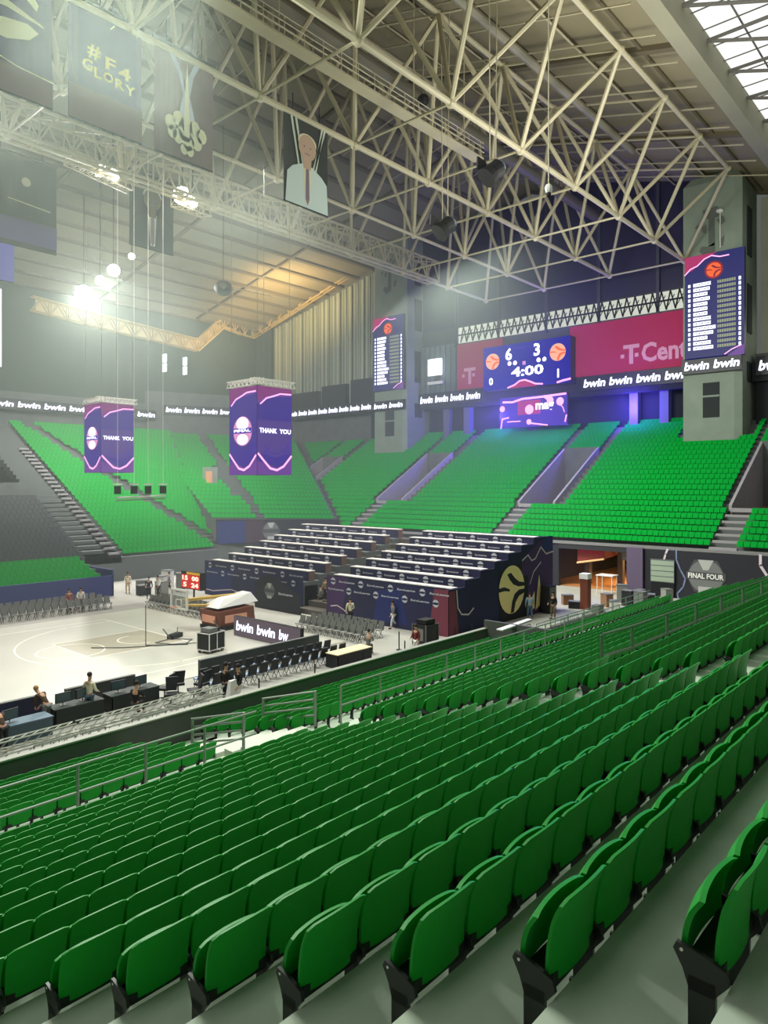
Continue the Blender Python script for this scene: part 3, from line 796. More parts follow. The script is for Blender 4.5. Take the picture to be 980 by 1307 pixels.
rail('grey hand railing on posts standing among the upper seats at right', [(18.9, 8.62, treadz(9)), (20.6, 8.45, treadz(9)), (34, 8.2, treadz(9)), (46, 8.0, treadz(9))], (.60, 1.22), 2.6, .045, mate=mat('rail_dark', (88, 108, 88), .5))
rail('thin rail along the top of the black barrier beyond the lower tier', [(34.8, 18.8, 1.4), (48.8, 18.8, 1.4)], (.35, .7), 2.0, .03)
# stair gates at the lower end of the aisle
for k, (x, lab) in enumerate(((12.6, 'short grey stair rail with a post at the left of the lower stair'), (15.4, 'stack of slanting grey stair rails at the right of the lower stair'))):
    t = thing('stair_rail', lab, 'railing', (x, 16.6, zw - .05))
    for h in (.25, .5, .75, 1.0): MB().bar((0, 0, h), (0, 2.6, h - .75), .03, RAILM, 6).build('rail_bar', t)
    for y, z0, z1 in ((0, -.1, 1.02), (2.6, -.85, .27)): MB().bar((0, y, z0), (0, y, z1), .045, RAILM, 6).build('post', t)
b = MB()
for k in range(7): b.box((12.8, 16.6 + k * .8, -.05), (15.2, 17.0 + k * .8, 1.75 - .25 * k), MATS['step_paint'])
struct(b.build('trim_7'))

# ------------------------------------------------------------------ hanging banners
def skew_banner(label, x0, x1, zt, zb, Y, base, paint, group=None):
    t = thing('hanging_banner', label, 'banner', (x0, Y, zb), 0, group)
    w = x1 - x0; h = zt - zb; m = MB(); f = Face(m, (0, 0, 0), (1, 0, 0), (0, 0, 1), w, h)
    n = 14
    for k in range(n):
        a, c = k / n, (k + 1) / n; da, dc = .02 * math.sin(a * 17), .02 * math.sin(c * 17)
        m.add([f.p(a * w, 0, da), f.p(c * w, 0, dc), f.p(c * w, h, 0), f.p(a * w, h, 0)], [(0, 1, 2, 3)], base)
    m.v += []; m.build('cloth', t)
    m = MB(); f.mb = m; paint(f)
    # the weave side faces the court
    m.build('print', t)
    MB().bar((-.1, 0, h), (w + .1, 0, h), .12, BLACK, 6).build('top_bar', t)
    MB().bar((0, 0, 0), (w, 0, 0), .05, BLACK, 6).build('bottom_bar', t)
    for x in (.2 * w, .8 * w): MB().bar((x, 0, h), (x, 0, h + (1.3 if Y < 40 else roofz(Y) - zt)), .03, BLACK, 5).build('hanging_strap', t)
    return t
BV = mat('banner_violet', (84, 78, 116), .8, noise=.12, scale=.35); BVD = mat('banner_violet_deep', (72, 68, 112), .8); BPK = mat('banner_pink', (116, 96, 102), .8, noise=.1, scale=.4)
CREAM = mat('banner_cream', (216, 216, 186), .8); YELW = mat('banner_yellow', (216, 206, 130), .8); BGR = mat('banner_mauve', (120, 104, 108), .85, noise=.14, scale=.5)
def p1(f):
    f.rect(0, .0, 1, .22, BPK, .08); f.wave([(.0, .24), (.3, .27), (.6, .22), (1, .20)], .06, CREAM, .1)
    # big cream swirl emblem
    f.poly([(.05, .66), (.30, .70), (.52, .98), (.38, .99), (.10, .86)], CREAM, .09)
    f.poly([(.48, .99), (.62, .98), (.84, .76), (.82, .70), (.62, .82)], CREAM, .09)
    f.poly([(-.0, .70), (.4, .72), (.86, .62), (.90, .60), (.50, .64), (.18, .62), (.10, .54), (.22, .47), (.45, .55), (.72, .58), (.84, .54), (.74, .46), (.5, .40), (.25, .40), (.06, .46), (0, .56)], CREAM, .1)
def p2(f):
    f.rect(0, 0, 1, .28, BPK, .08); f.rect(.12, .30, .92, .92, BVD, .07)
    for tx, x, y, h, w in (('#', .24, .54, .12, .17), ('F', .48, .51, .105, .14), ('4', .66, .485, .105, .17), ('G', .17, .43, .095, .14), ('L', .33, .40, .085, .10), ('O', .45, .405, .08, .14), ('R', .61, .385, .085, .13), ('Y', .75, .37, .085, .15)):
        f.text(tx, x, y, h, YELW, .1, w=w)
    f.wave([(.02, .52), (.06, .36), (.16, .26), (.5, .28), (.66, .25)], .05, BPK, .1); f.wave([(.55, .86), (.60, .90)], .06, CREAM, .1)
def p3(f):
    SV = mat('trophy_silver', (176, 184, 206), .5); f.rect(0, 0, .08, 1, BPK, .07)
    f.poly([(.40, .18), (.64, .18), (.66, .40), (.58, .60), (.64, .80), (.80, .98), (.70, .98), (.55, .78), (.50, .60), (.45, .78), (.30, .97), (.20, .96), (.38, .78), (.46, .60), (.40, .42)], SV, .08)
    f.poly([(.47, .22), (.57, .22), (.56, .60), (.53, .9), (.49, .6)], CREAM, .1)
    for x, y, r in ((.25, .30, .07), (.38, .36, .07), (.52, .33, .08), (.66, .33, .07), (.78, .28, .07), (.70, .20, .07), (.55, .18, .08), (.38, .20, .07), (.28, .22, .06), (.5, .27, .10), (.48, .10, .05), (.58, .10, .05)):
        f.disc(x, y, r, CREAM, .09, 12, r * f.h / f.w * .8)
    f.poly([(.80, .62), (.86, .62), (.84, .74), (.80, .70)], BPK, .09)
SKN = mat('print_skin', (190, 160, 138), .8); SUIT = mat('print_suit', (200, 216, 214), .8); TIE = mat('print_tie', (130, 110, 130), .8)
def person_print(dark):
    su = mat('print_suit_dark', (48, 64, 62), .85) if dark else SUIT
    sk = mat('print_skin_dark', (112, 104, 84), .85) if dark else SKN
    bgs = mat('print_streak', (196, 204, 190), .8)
    def p(f):
        if not dark:
            for x in (.12, .22, .84, .9): f.poly([(x, 1), (x + .05, 1), (x + .22 * (1 if x < .5 else -1), .45), (x + .18 * (1 if x < .5 else -1), .45)], bgs, .07)
        f.poly([(.02, 0), (.06, .34), (.18, .42), (.38, .48), (.62, .48), (.84, .41), (.96, .34), (.99, 0)], su, .08)
        f.poly([(.40, .48), (.60, .48), (.56, .05), (.46, .05)], CREAM if not dark else bgs, .09); f.poly([(.47, .44), (.54, .44), (.55, .10), (.51, .03), (.46, .10)], TIE, .1)
        f.poly([(.42, .44), (.58, .44), (.60, .56), (.40, .56)], sk, .1)
        f.disc(.5, .68, .145, sk, .11, 20, .20)
        f.disc(.5, .735, .10, CREAM if not dark else bgs, .105, 16, .21)
        for x in (.43, .57): f.disc(x, .685, .012, TIE, .12, 8); 
        f.rect(.44, .60, .56, .612, TIE, .12)
    return p
YB_ = 34.2; zt_, zb_ = HC + .695 * YB_, HC + .520 * YB_
skew_banner('violet banner with a big cream swirl emblem at the top left corner', 10.6, 14.75, zt_, zb_, YB_, BV, p1)
skew_banner('violet banner reading #F4 GLORY in yellow letters', 15.5, 19.35, zt_, zb_, YB_, BV, p2)
skew_banner('mauve banner showing a silver trophy over cream confetti', 20.1, 23.8, zt_, zb_, YB_, BGR, p3)
skew_banner('black banner with a portrait of a grey-haired man in a pale suit', 29.05, 32.85, zt_ - .3, zb_, YB_, mat('banner_black', (52, 54, 52), .85), person_print(False))
a = at(165, 262, Y=55); c = at(221, 330, Y=55)
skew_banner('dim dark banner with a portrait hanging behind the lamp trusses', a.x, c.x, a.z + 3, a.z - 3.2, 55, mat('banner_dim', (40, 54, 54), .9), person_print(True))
a = at(0, 300, Y=57); c = at(72, 300, Y=57)
def p6(f): f.rect(0, .05, 1, .30, BVD, .07); f.disc(.55, .72, .05, CREAM, .08, 12); f.wave([(.3, .5), (.9, .46)], .08, CREAM, .08)
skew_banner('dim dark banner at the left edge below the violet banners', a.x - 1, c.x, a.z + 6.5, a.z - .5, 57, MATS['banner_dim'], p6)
# partial screens at the left border
t = panel_thing('hanging_screen', 'violet corner of a big screen at the left edge', 'screen', (at(0, 340, Y=60).x - 6, 60, at(0, 357, Y=60).z), (1, 0, 0), 6 + at(18, 340, Y=60).x - at(0, 340, Y=60).x, 3.4)
m, f = scr(t, (1, 0, 0), 6 + at(18, 340, Y=60).x - at(0, 340, Y=60).x, 3.4); f.rect(0, 0, 1, 1, mat('led_lilac', (96, 96, 170), emit=.7)); m.build('display', t)
MB().bar((2, .2, 3.3), (2, .2, 21), .05, BLACK, 5).build('hanging_cable', t)
w_ = 6 + at(5, 340, Y=60).x - at(0, 340, Y=60).x
t = panel_thing('hanging_screen', 'bright white screen sliver at the left edge', 'screen', (at(0, 340, Y=60).x - 6, 60.5, at(0, 468, Y=60.5).z), (1, 0, 0), w_, 6.2)
m, f = scr(t, (1, 0, 0), w_, 6.2); f.rect(0, 0, 1, 1, LEDW); m.build('display', t)
MB().bar((2, .2, 6.1), (2, .2, 12), .05, BLACK, 5).build('hanging_cable', t)

# ------------------------------------------------------------------ hanging LED cubes
def cube(label, px, pl, pr, ptop, pbot, D):
    c = at(px, pbot, X=(FW[0] + (px - 490) / FPX * RT[0]) * D); x0, y0 = c.x, c.y; w = 3.0
    zb = c.z; zt = at(px, ptop, X=x0).z; h = zt - zb
    t = thing('led_cube', label, 'screen', (x0, y0, zb))
    m = MB(); m.box((.04, .04, 0), (w, w, h), BLACKS); m.build('housing', t)
    wave_lo = [(.02, .24), (.18, .16), (.36, .075), (.55, .055), (.75, .10), (.98, .22)]
    wave_hi = [(.08, .80), (.25, .87), (.45, .90), (.65, .935), (.97, .94)]
    m = MB(); f = Face(m, (0, w, 0), (0, -1, 0), (0, 0, 1), w, h)
    def common(f):
        f.rect(0, 0, 1, 1, LPURP, .02); f.poly([(0, .16), (0, .80), (.3, .88), (1, .92), (1, .2), (.6, .08), (.3, .12)], mat('led_indigo', (66, 44, 150), emit=.8), .03)
        f.poly([(0, 1), (1, 1), (1, .95), (.5, .93), (.2, .88), (0, .82)], mat('led_plum', (140, 48, 130), emit=.8), .03)
        f.wave(wave_hi, .10, LPINK, .05); f.wave(wave_lo, .14, LPINK, .05)
        for q in (.08, .13, .18): f.wave([(x, y + q) for x, y in wave_lo[1:]], .06, LVIO, .045)
    common(f)
    f.disc(.5, .50, .17, mat('led_rose', (224, 150, 200), emit=1.0), .05, 20, .34); f.disc(.5, .585, .075, LEDW, .06, 14, .22); f.disc(.5, .405, .06, LEDW, .06, 14, .2)
    f.rect(.17, .475, .83, .535, LVIO, .06)
    m.build('emblem_face', t)
    f.mb = MB(); f.text('FINAL', .2, .49, .03, LEDW, .08, w=.6); f.mb.build('lettering', t)
    m = MB(); f = Face(m, (0, 0, 0), (1, 0, 0), (0, 0, 1), w, h); common(f); f.poly([(0, .25), (0, .62), (1, .62), (1, .25), (.5, .2)], mat('led_grape', (88, 62, 150), emit=.8), .032); m.build('thanks_face', t)
    for tx, x, w2 in (('THANK', .05, .50), ('YOU', .62, .34)):
        f.mb = MB(); f.text(tx, x, .475, .055, LEDW, .07, w=w2); f.mb.build('lettering', t)
    box_truss('top_truss', (-.3, .15, h + .1), (w + .3, .15, h + .1), .35, .4, 8, .04, .025, WHITE, None, t)
    box_truss('top_truss', (.15, -.3, h + .1), (.15, w + .3, h + .1), .35, .4, 8, .04, .025, WHITE, None, t)
    for x, y in ((.1, .1), (w - .1, .1), (.1, w - .1), (w - .1, w - .1)): MB().bar((x, y, h), (x, y, 33 - zb), .018, RAILM, 4).build('hanging_cable', t)
    return t
cube('nearer purple LED cube reading THANK YOU hanging right of the court', 328, 293, 371, 492, 606, 47)
cube('farther purple LED cube reading THANK YOU hanging at the left', 129, 108, 171, 514, 603, 60)

# ------------------------------------------------------------------ lamps
LAMP = mat('lamp_glow', (255, 250, 230), emit=30); LAMP2 = mat('lamp_glow_small', (255, 250, 230), emit=12)
def flood(label, p, r, glow):
    t = thing('floodlight', label, 'light', p)
    d = (Vector((12, 22, 6)) - Vector(p)).normalized(); 
    m = MB(); m.bar(-d * r * .9, d * .05, r * .7, BLACK, 12, r * 1.15); m.build('housing', t)
    m = MB(); m.bar(d * .06, d * .1, r, glow, 16); m.build('lens', t)
    m = MB(); m.bar((0, 0, r), (0, 0, roofz(p[1]) - p[2] - .02), .05, BLACK, 5); m.build('yoke', t)
    return t
flood('largest and brightest floodlight glaring at the left', at(107, 375, Y=78), .95, LAMP)
flood('second floodlight of the slanting lamp row, just above the brightest', at(128, 358, Y=75), .5, LAMP)
flood('third floodlight of the slanting lamp row', at(145, 345, Y=72), .62, LAMP)
flood('topmost small floodlight of the slanting lamp row', at(168, 327, Y=68), .32, LAMP2)
flood('left floodlight of the pair on the white lamp truss', at(127, 216, Y=51.6), .48, LAMP)
flood('right floodlight of the pair on the white lamp truss', at(144, 223, Y=51.6), .45, LAMP)
flood('broad floodlight left of the portrait banner', at(233, 250, Y=51.6), .75, LAMP)
flood('small floodlight beside the broad one', at(246, 258, Y=51.4), .4, LAMP)
for px, py, lab in ((210, 462, 'left narrow white lit window strip on the far corner'), (236, 466, 'right narrow white lit window strip on the far corner')):
    a = at(px, py, Y=100.9); t = thing('strip_lamp', lab, 'light', tuple(a))
    for dz in (-.9, .6): MB().cbox((0, 0, dz), (.3, .9, 1.3), mat('lamp_strip', (226, 240, 240), emit=1.6)).build('lamp_pane', t)
    MB().bar((.2, .5, -1.6), (.2, .5, 1.6), .08, BLACK, 5).build('hanging_cable', t)

# ------------------------------------------------------------------ suspended speakers and rig
def horn(label, p, r, zc):
    t = thing('hanging_speaker', label, 'speaker', p)
    m = MB(); n = 16
    for a, c, r1, r2 in (((0, 0, 0), (-.5 * r, .3 * r, -.6 * r), .75, 1.0), ((0, 0, 0), (.6 * r, -.3 * r, .5 * r), .75, .85)): m.bar(a, c, r * r1, BLACK, n, r * r2)
    m.build('horn', t)
    m = MB(); m.bar((.60 * r, -.35 * r, .45 * r), (.95 * r, -.5 * r, .5 * r), r * .8, mat('speaker_grey', (112, 124, 136), .5), n, r * .5); m.build('driver_cover', t, True)
    m = MB(); m.hexa([(-1.5 * r, .6 * r, .1 * r), (-.6 * r, .1 * r, 0), (-.5 * r, .3 * r, 0), (-1.4 * r, .8 * r, .1 * r), (-1.4 * r, .6 * r, 1.2 * r), (-.7 * r, .2 * r, .8 * r), (-.6 * r, .3 * r, .8 * r), (-1.3 * r, .8 * r, 1.2 * r)], BLACK); m.build('baffle', t)
    for x, y in ((-.2, .1), (.3, -.2)): MB().bar((x * r, y * r, .6 * r), (x * r * 2, y * r, roofz(p[1]) - p[2]), .035, STEEL, 5).build('hanging_cable', t)
    return t
horn('large black horn speaker hanging under the main roof chord', at(628, 220, Y=22), .62, 38)
horn('smaller black horn speaker hanging left of the large one', at(567, 291, Y=30), .7, 40)
p = at(285, 368, Y=60); t = thing('hanging_speaker', 'round dark speaker pod hanging before the lit left roof', 'speaker', p)
m = MB(); m.ball((0, 0, 0), .95, mat('pod_dark', (44, 52, 48), .6), 12, 8, (1, 1, .8)); m.build('pod', t, True)
m = MB(); m.ball((-.5, -.7, .1), .4, RIB, 8, 6); m.build('horn', t); MB().bar((0, 0, .7), (0, 0, roofz(60) - p.z), .04, BLACK, 5).build('hanging_cable', t)
MB().bar((.8, 0, .25), (4.6, -2, -.3), .08, STEEL, 5).build('arm', t)
p = at(700, 241, Y=17.5); t = thing('roof_sensor', 'small white pod hanging on a long cable at upper right', 'sensor', p)
m = MB(); m.ball((0, 0, 0), .2, WHITE, 8, 6, (1, 1, 1.3)); m.ball((0, 0, -.28), .14, BLACK, 8, 6); m.build('pod', t); MB().bar((0, 0, .2), (0, 0, roofz(17.5) - p.z), .03, STEEL, 5).build('hanging_cable', t)
p = at(540, 128, Y=33); t = thing('roof_lamp', 'small dark work lamp on the catwalk', 'light', p)
MB().ball((0, 0, 0), .45, BLACK, 8, 6).build('lamp_body', t); MB().bar((0, 0, .3), (0, 0, 5), .05, STEEL, 5).build('hanging_cable', t)
# cable-hung camera rig over the far side
o = at(180, 632, Y=46); t = thing('hanging_light_bar', 'cable-hung bar with four small lamp heads over the far court corner', 'rig', tuple(o))
xs = [(at(px, 632, Y=46) - o).x for px in (150, 171, 189, 208)]
m = MB(); m.bar((xs[0] - .1, 0, -.15), (xs[3] + .2, 0, -.05), .06, WHITE, 6); m.bar((xs[0] - .1, 0, -.35), (xs[3] + .2, 0, -.25), .05, RAILM, 6); m.build('bar', t)
for x in xs:
    m = MB(); m.box((x - .18, -.15, .1), (x + .18, .15, .65), BLACK); m.build('lamp_head', t)
    MB().box((x - .25, -.2, .72), (x + .25, .2, .82), WHITE).build('hook_plate', t); MB().bar((x, 0, .8), (x, 0, 33 - o.z), .014, WHITE, 4).build('hanging_cable', t)
for (px, lab) in ((145, 'thin white drop cable left of the light bar'),):
    pass
# ------------------------------------------------------------------ end wall below the seats, tunnel and corner parapet
BW = mat('black_drape', (34, 34, 42), .8, noise=.12, scale=.4); BRN = mat('drape_wine', (66, 46, 62), .8); BLU = mat('drape_blue', (34, 44, 104), .75)
b = MB()
b.box((60.0, 8, 0), (60.4, 23.6, 4.0), BW); b.box((60.0, -14, 0), (60.4, 8, 4.0), BRN)
b.box((60.0, 31.6, 0), (60.4, 62, 4.0), BW)
b.box((59.9, -14, 3.95), (60.6, 62, 4.15), mat('parapet_cap', (126, 124, 124), .7))
b.box((59.95, 23.6, 3.5), (60.3, 31.6, 4.0), mat('lintel', (44, 44, 48), .8))
struct(b.build('wall_front'))
# tunnel recess
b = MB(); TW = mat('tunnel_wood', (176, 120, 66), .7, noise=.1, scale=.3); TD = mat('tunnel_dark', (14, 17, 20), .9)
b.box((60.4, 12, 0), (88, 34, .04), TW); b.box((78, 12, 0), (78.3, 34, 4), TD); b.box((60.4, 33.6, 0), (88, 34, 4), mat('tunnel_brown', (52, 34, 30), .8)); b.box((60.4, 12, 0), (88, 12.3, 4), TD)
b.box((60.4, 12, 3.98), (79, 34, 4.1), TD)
for y in (30.2, 27.0, 24.1): b.box((63, y - .25, 0), (63.5, y + .25, 4), mat('tunnel_post', (96, 88, 84), .7))
b.hexa([(60.6, 27.4, 2.7), (66, 27.4, 3.1), (66, 30, 2.6), (60.6, 30, 2.2), (60.6, 27.4, 4), (66, 27.4, 4), (66, 30, 4), (60.6, 30, 4)], mat('red_soffit', (150, 60, 50), .6))
b.box((60.5, 27.4, 3.1), (60.6, 29.9, 3.95), mat('red_sign', (190, 44, 60), .6)); b.bar((60.5, 27.4, 2.72), (60.5, 30, 2.22), .09, mat('soffit_edge', (250, 210, 150), .5))
b.box((62, 24.6, 2.6), (62.1, 26.4, 3.3), mat('tunnel_sign', (150, 144, 140), .6))
struct(b.build('wall_tunnel'))
light('tunnel_lamp', 'AREA', (66, 26, 3.7), 900, (1, .62, .25), 4, (66, 26, 0), 4)
light('tunnel_lamp', 'AREA', (63.5, 22, 3.7), 160, (1, .62, .25), 3, (63.5, 22, 0), 3)
# drapes with pale wavy lines, logo, shutter
WV = mat('wave_line', (214, 198, 206), .6)
t = thing('wall_drape', 'black drape wall reading FINAL FOUR below the right end seats', 'drape', (59.95, 23.5, 0))
m = MB(); f = Face(m, (0, 0, 0), R_, (0, 0, 1), 16, 4.0); f.rect(0, 0, 1, 1, BW, .03)
m.build('cloth', t)
m = MB(); f.mb = m
f.wave([(.12, 1), (.11, .9), (.10, .75), (.12, .62), (.145, .5), (.15, .38), (.12, .22), (.12, 0)], .16, WV, .06); f.wave([(.165, 1), (.165, .8), (.185, .6), (.21, .42), (.20, .25), (.17, .1), (.175, 0)], .12, mat('wave_blue', (120, 132, 168), .6), .06)
m.build('wave_lines', t)
def ff_logo(f, cx, cy, r, t, big=True):
    q = f.h / f.w; GR = mat('logo_grey', (176, 176, 172), .6); DG = mat('logo_dark', (70, 72, 74), .7)
    f.mb = MB(); hx = [(cx + q * r * a, cy + r * c) for a, c in ((-.62, .9), (.62, .9), (1.08, 0), (.62, -.9), (-.62, -.9), (-1.08, 0))]
    f.poly(hx, DG, .05)
    f.disc(cx, cy, r * .92, mat('logo_mid', (112, 114, 112), .7), .055, 20)
    f.poly([(cx - .42 * q * r, cy + .92 * r), (cx + .42 * q * r, cy + .92 * r), (cx + .14 * q * r, cy + .35 * r), (cx - .14 * q * r, cy + .35 * r)], GR, .065)
    f.rect(cx - .40 * q * r, cy - .92 * r, cx + .40 * q * r, cy - .58 * r, GR, .065); f.rect(cx - 1.05 * q * r, cy - .2 * r, cx + 1.05 * q * r, cy + .22 * r, DG, .06)
    f.mb.build('ball_logo', t)
    if big: f.mb = MB(); f.text('FINAL FOUR', cx - .95 * q * r, cy - .14 * r, .3 * r, WHITE, .08, w=1.9 * q * r); f.mb.build('lettering', t)
ff_logo(f, .31, .50, .36, t)
f.mb = MB(); f.wave([(.56, 1), (.56, .8), (.59, .6), (.605, .42), (.58, .25), (.56, .1)], .2, WV, .06); f.mb.build('wave_line', t)
t = thing('roller_shutter', 'pale green half-open roller shutter in the black drape wall', 'shutter', (59.85, 22.9, 0))
m = MB(); f = Face(m, (0, 0, 0), R_, (0, 0, 1), 1.9, 3.1); f.rect(0, 0, 1, .40, TD, .1)
m.build('opening', t); m = MB(); f.mb = m
for k in range(4): f.rect(0, .42 + k * .145, 1, .42 + k * .145 + .125, mat('shutter_green', (150, 166, 146), .6), .14)
f.rect(-.02, .40, 1.02, 1.02, mat('shutter_frame', (98, 104, 100), .6), .12); m.build('shutter_slats', t)
t = thing('drape_column', 'violet drape column between tunnel opening and shutter', 'drape', (59.7, 25.0, 0))
m = MB(); m.box((0, -1.4, 0), (.35, 0, 4.0), mat('drape_mauve', (92, 80, 104), .8)); m.build('cloth', t)
# corner parapet with logo
A, B_ = V(46.3, 65.8, 0), V(60.3, 60.8, 0); r_ = (B_ - A).normalized(); L_ = (B_ - A).length
b = MB(); n_ = V(-r_.y, r_.x, 0)
b.hexa([A + V(0, 0, 2.8), B_ + V(0, 0, 0), B_ + n_ * .3, A + n_ * .3 + V(0, 0, 2.8), A + V(0, 0, 5.5), B_ + V(0, 0, 5.1), B_ + n_ * .3 + V(0, 0, 5.1), A + n_ * .3 + V(0, 0, 5.5)], BW)
b.hexa([A, B_, B_ + n_ * .3, A + n_ * .3, A + V(0, 0, 2.8), B_ + V(0, 0, 2.8), B_ + n_ * .3 + V(0, 0, 2.8), A + n_ * .3 + V(0, 0, 2.8)], CONCD)
struct(b.build('wall_corner'))
t = thing('corner_drape', 'dark drape with a round grey logo below the far corner seats', 'drape', A + V(0, 0, 2.8) - n_ * .05)
m = MB(); f = Face(m, (0, 0, 0), r_, (0, 0, 1), L_, 2.5); f.rect(0, 0, .22, 1, BLU, .04); f.rect(.22, 0, .36, 1, BRN, .04); f.rect(.36, 0, 1, .96, BW, .04); m.build('cloth', t); ff_logo(f, .42, .5, .42, t, False)
# ------------------------------------------------------------------ media platform
PX0, PX1, PY0, PY1 = 35.4, 48.2, 26.1, 52.0
GAP = (36.9, 39.4)
NAVYD = mat('press_drape', (38, 38, 74), .8, noise=.22, scale=.3)
rw = [(36.3 + 1.72 * k, 2.15 + .44 * k) for k in range(7)]        # desk x, floor z of that row
b = MB()
for (y0, y1) in ((PY0 + .1, GAP[0]), (GAP[1], PY1)):
    b.box((PX0 + .1, y0, 0), (rw[0][0] + .5, y1, rw[0][1] - .3), CONCD)
    for k, (x, z) in enumerate(rw): b.box((x - .9, y0, 0), (x + .86, y1, z), CONCD)
for k in range(12): b.box((PX0 - .6 + k * 1.05, GAP[0], 0), (PX0 + .55 + k * 1.05, GAP[1], .36 + k * .40), mat('riser_step', (84, 78, 70), .8))
struct(b.build('media_platform'))
plat = thing('logo_drape', 'navy draped front of the press platform with rows of small white logos', 'drape', (PX0, PY1, 0))
def logo_row(f, y, n, x0, x1, t, ph=0):
    for k in range(n):
        x = x0 + (x1 - x0) * (k + .5) / n; q = f.h / f.w; r = .085
        m = MB(); f.mb = m
        if (k + ph) % 2 == 0:
            f.disc(x, y, r, mat('logo_pale', (196, 196, 206), .6), .05, 10); f.rect(x - r * q * .9, y - r * .25, x + r * q * .9, y + r * .25, NAVYD, .06); f.disc(x, y, r * .35, NAVYD, .062, 8)
            m.build('small_logo', t)
        else: f.text('EuroLeague', x - .26 * q, y - .03, .06, mat('logo_pale', (196, 196, 206), .6), .05, w=.52 * q); m.build('small_lettering', t)
for (y1, y0, nm) in ((PY1, GAP[1], 8), (GAP[0], PY0, 8)):
    m = MB(); f = Face(m, (0, y1 - PY1, 0), R_, (0, 0, 1), y1 - y0, 2.9); f.rect(0, 0, 1, 1, NAVYD, .03)
    if y1 == PY1: f.rect(.0, .05, .30, .8, BLU, .035)
    else: f.poly([(.42, .1), (.70, .1), (.64, .9), (.46, .8)], BLU, .035); f.poly([(.86, 0), (1, 0), (1, 1), (.90, 1)], mat('drape_red', (120, 56, 74), .8), .035); f.poly([(.0, .1), (.14, .1), (.2, 1), (.0, 1)], mat('drape_plum', (70, 44, 92), .8), .035)
    m.build('drape_cloth', plat)
    logo_row(f, .88, nm, 0, 1, plat, 0); logo_row(f, .68, nm, .03, .97, plat, 1)
    f.mb = MB(); f.wave([(0, .16), (.1, .14), (.2, .20), (.3, .26), (.4, .2)] if y1 == PY1 else [(.04, .26), (.10, .30), (.16, .22), (.22, .1), (.45, .06)], .08, WV, .06); f.mb.build('wave_line', plat)
t = thing('gate_drape', 'black sloping drape with round logo between the two desk blocks', 'drape', (PX0 - 1.2, 43.6, 0))
m = MB(); f = Face(m, (0, 0, 0), R_, (0, 0, 1), 5.2, 2.6); f.poly([(0, 0), (1, 0), (1, .55), (.62, .85), (.40, .98), (.16, .95), (0, .7)], BW, .05); f.rect(0, 0, .02, .7, BLACK, .0); m.box((0, -5.2, 0), (.05, 0, .3), BLACK)
m.build('cloth', t); ff_logo(f, .34, .55, .24, t, False); f.mb = MB(); f.text('EuroLeague', .55, .46, .09, mat('logo_pale', (196, 196, 206), .6), .08, w=.3); f.mb.build('lettering', t)
# desks
TOP = mat('desk_top', (222, 216, 206), .5)
dn = 0
BLK = {0: 'left', 1: 'right'}
for bi, (y0, y1) in enumerate(((GAP[1] + .1, PY1 - .2), (PY0 + .2, GAP[0] - .1))):
    for k, (x, z) in enumerate(rw):
        w = y1 - y0
        t = thing('press_desk', 'white-topped press desk, %s row up in the %s block of the platform' % (ordn(k), BLK[bi]), 'desk', (x, y1, z), 0, 'rows of white press desks')
        MB().box((-.35, -w, .72), (.35, 0, .78), TOP).build('desk_top', t)
        m = MB(); m.box((-.33, -w, .02), (-.28, 0, .72), NAVYD); m.box((-.28, -w, .02), (.3, -w + .05, .72), mat('desk_side', (120, 92, 80), .7)); m.build('modesty_panel', t)
        for q in range(5):
            f = Face(MB(), (-.33, -w * (q + .2) / 5, .1), R_, (0, 0, 1), .8, .6)
            f.disc(.5, .5, .42, mat('logo_pale', (196, 196, 206), .6), .03, 10); f.rect(.1, .42, .9, .58, NAVYD, .04); f.mb.build('small_logo', t)
            if q < 4: f = Face(MB(), (-.33, -w * (q + .62) / 5, .2), R_, (0, 0, 1), 1.1, .4); f.text('EuroLeague', .0, .3, .4, mat('logo_pale', (196, 196, 206), .6), .03, w=.9); f.mb.build('small_lettering', t)
# side wall of the platform with the gold emblem
t = thing('emblem_drape', 'stepped violet side wall of the press platform with a big gold swirl emblem', 'drape', (PX0, PY0, 0))
W_ = 13.2; m = MB(); f = Face(m, (0, 0, 0), (1, 0, 0), (0, 0, 1), W_, 5.6)
prof = [(0, 2.9)]
for k, (x, z) in enumerate(rw): prof += [(x + .86 - PX0, z + .75), (x + .86 - PX0, z + 1.19)]
prof[-1] = (W_, rw[-1][1] + .75); prof.append((W_, rw[-1][1] + .75))
for (xa, za), (xb, zb2) in zip(prof, prof[1:]):
    if xb > xa + .01: m.box((xa, 0, 0), (xb, .12, max(za, zb2)), NAVYD)
pl = mat('drape_plum', (70, 44, 92), .8)
f.poly([(.44, 0), (.66, 0), (.66, .70), (.44, .62)], BW, .03); f.poly([(.66, 0), (.72, .0), (.72, .52), (.66, .52)], BLACK, .04)
f.poly([(.72, 0), (1, 0), (1, .95), (.86, .95), (.72, .8)], pl, .03); f.poly([(.88, .80), (1, .80), (1, .98), (.88, .98)], BLU, .035); f.poly([(0, 0), (.08, 0), (.05, .5), (.0, .5)], mat('drape_red', (120, 56, 74), .8), .03)
f.poly([(.66, .52), (.72, .52), (.72, .8), (.66, .7)], pl, .03)
m.build('wall_cloth', t)
m = MB(); f.mb = m; GOLD = mat('gold_emblem', (255, 226, 158), .6)
f.swirl(.555, .38, .30, GOLD, BW, .05); m.build('gold_emblem', t)
m = MB(); f.mb = m; f.wave([(.06, .5), (.07, .3), (.10, .22), (.16, .2), (.20, .26)], .1, WV, .05); f.wave([(.66, .72), (.72, .78), (.76, .70), (.80, .72), (.86, .86), (.92, .76), (1, .78)], .1, WV, .05); f.wave([(.74, .40), (.78, .55), (.86, .66)], .08, WV, .05); m.build('wave_lines', t)
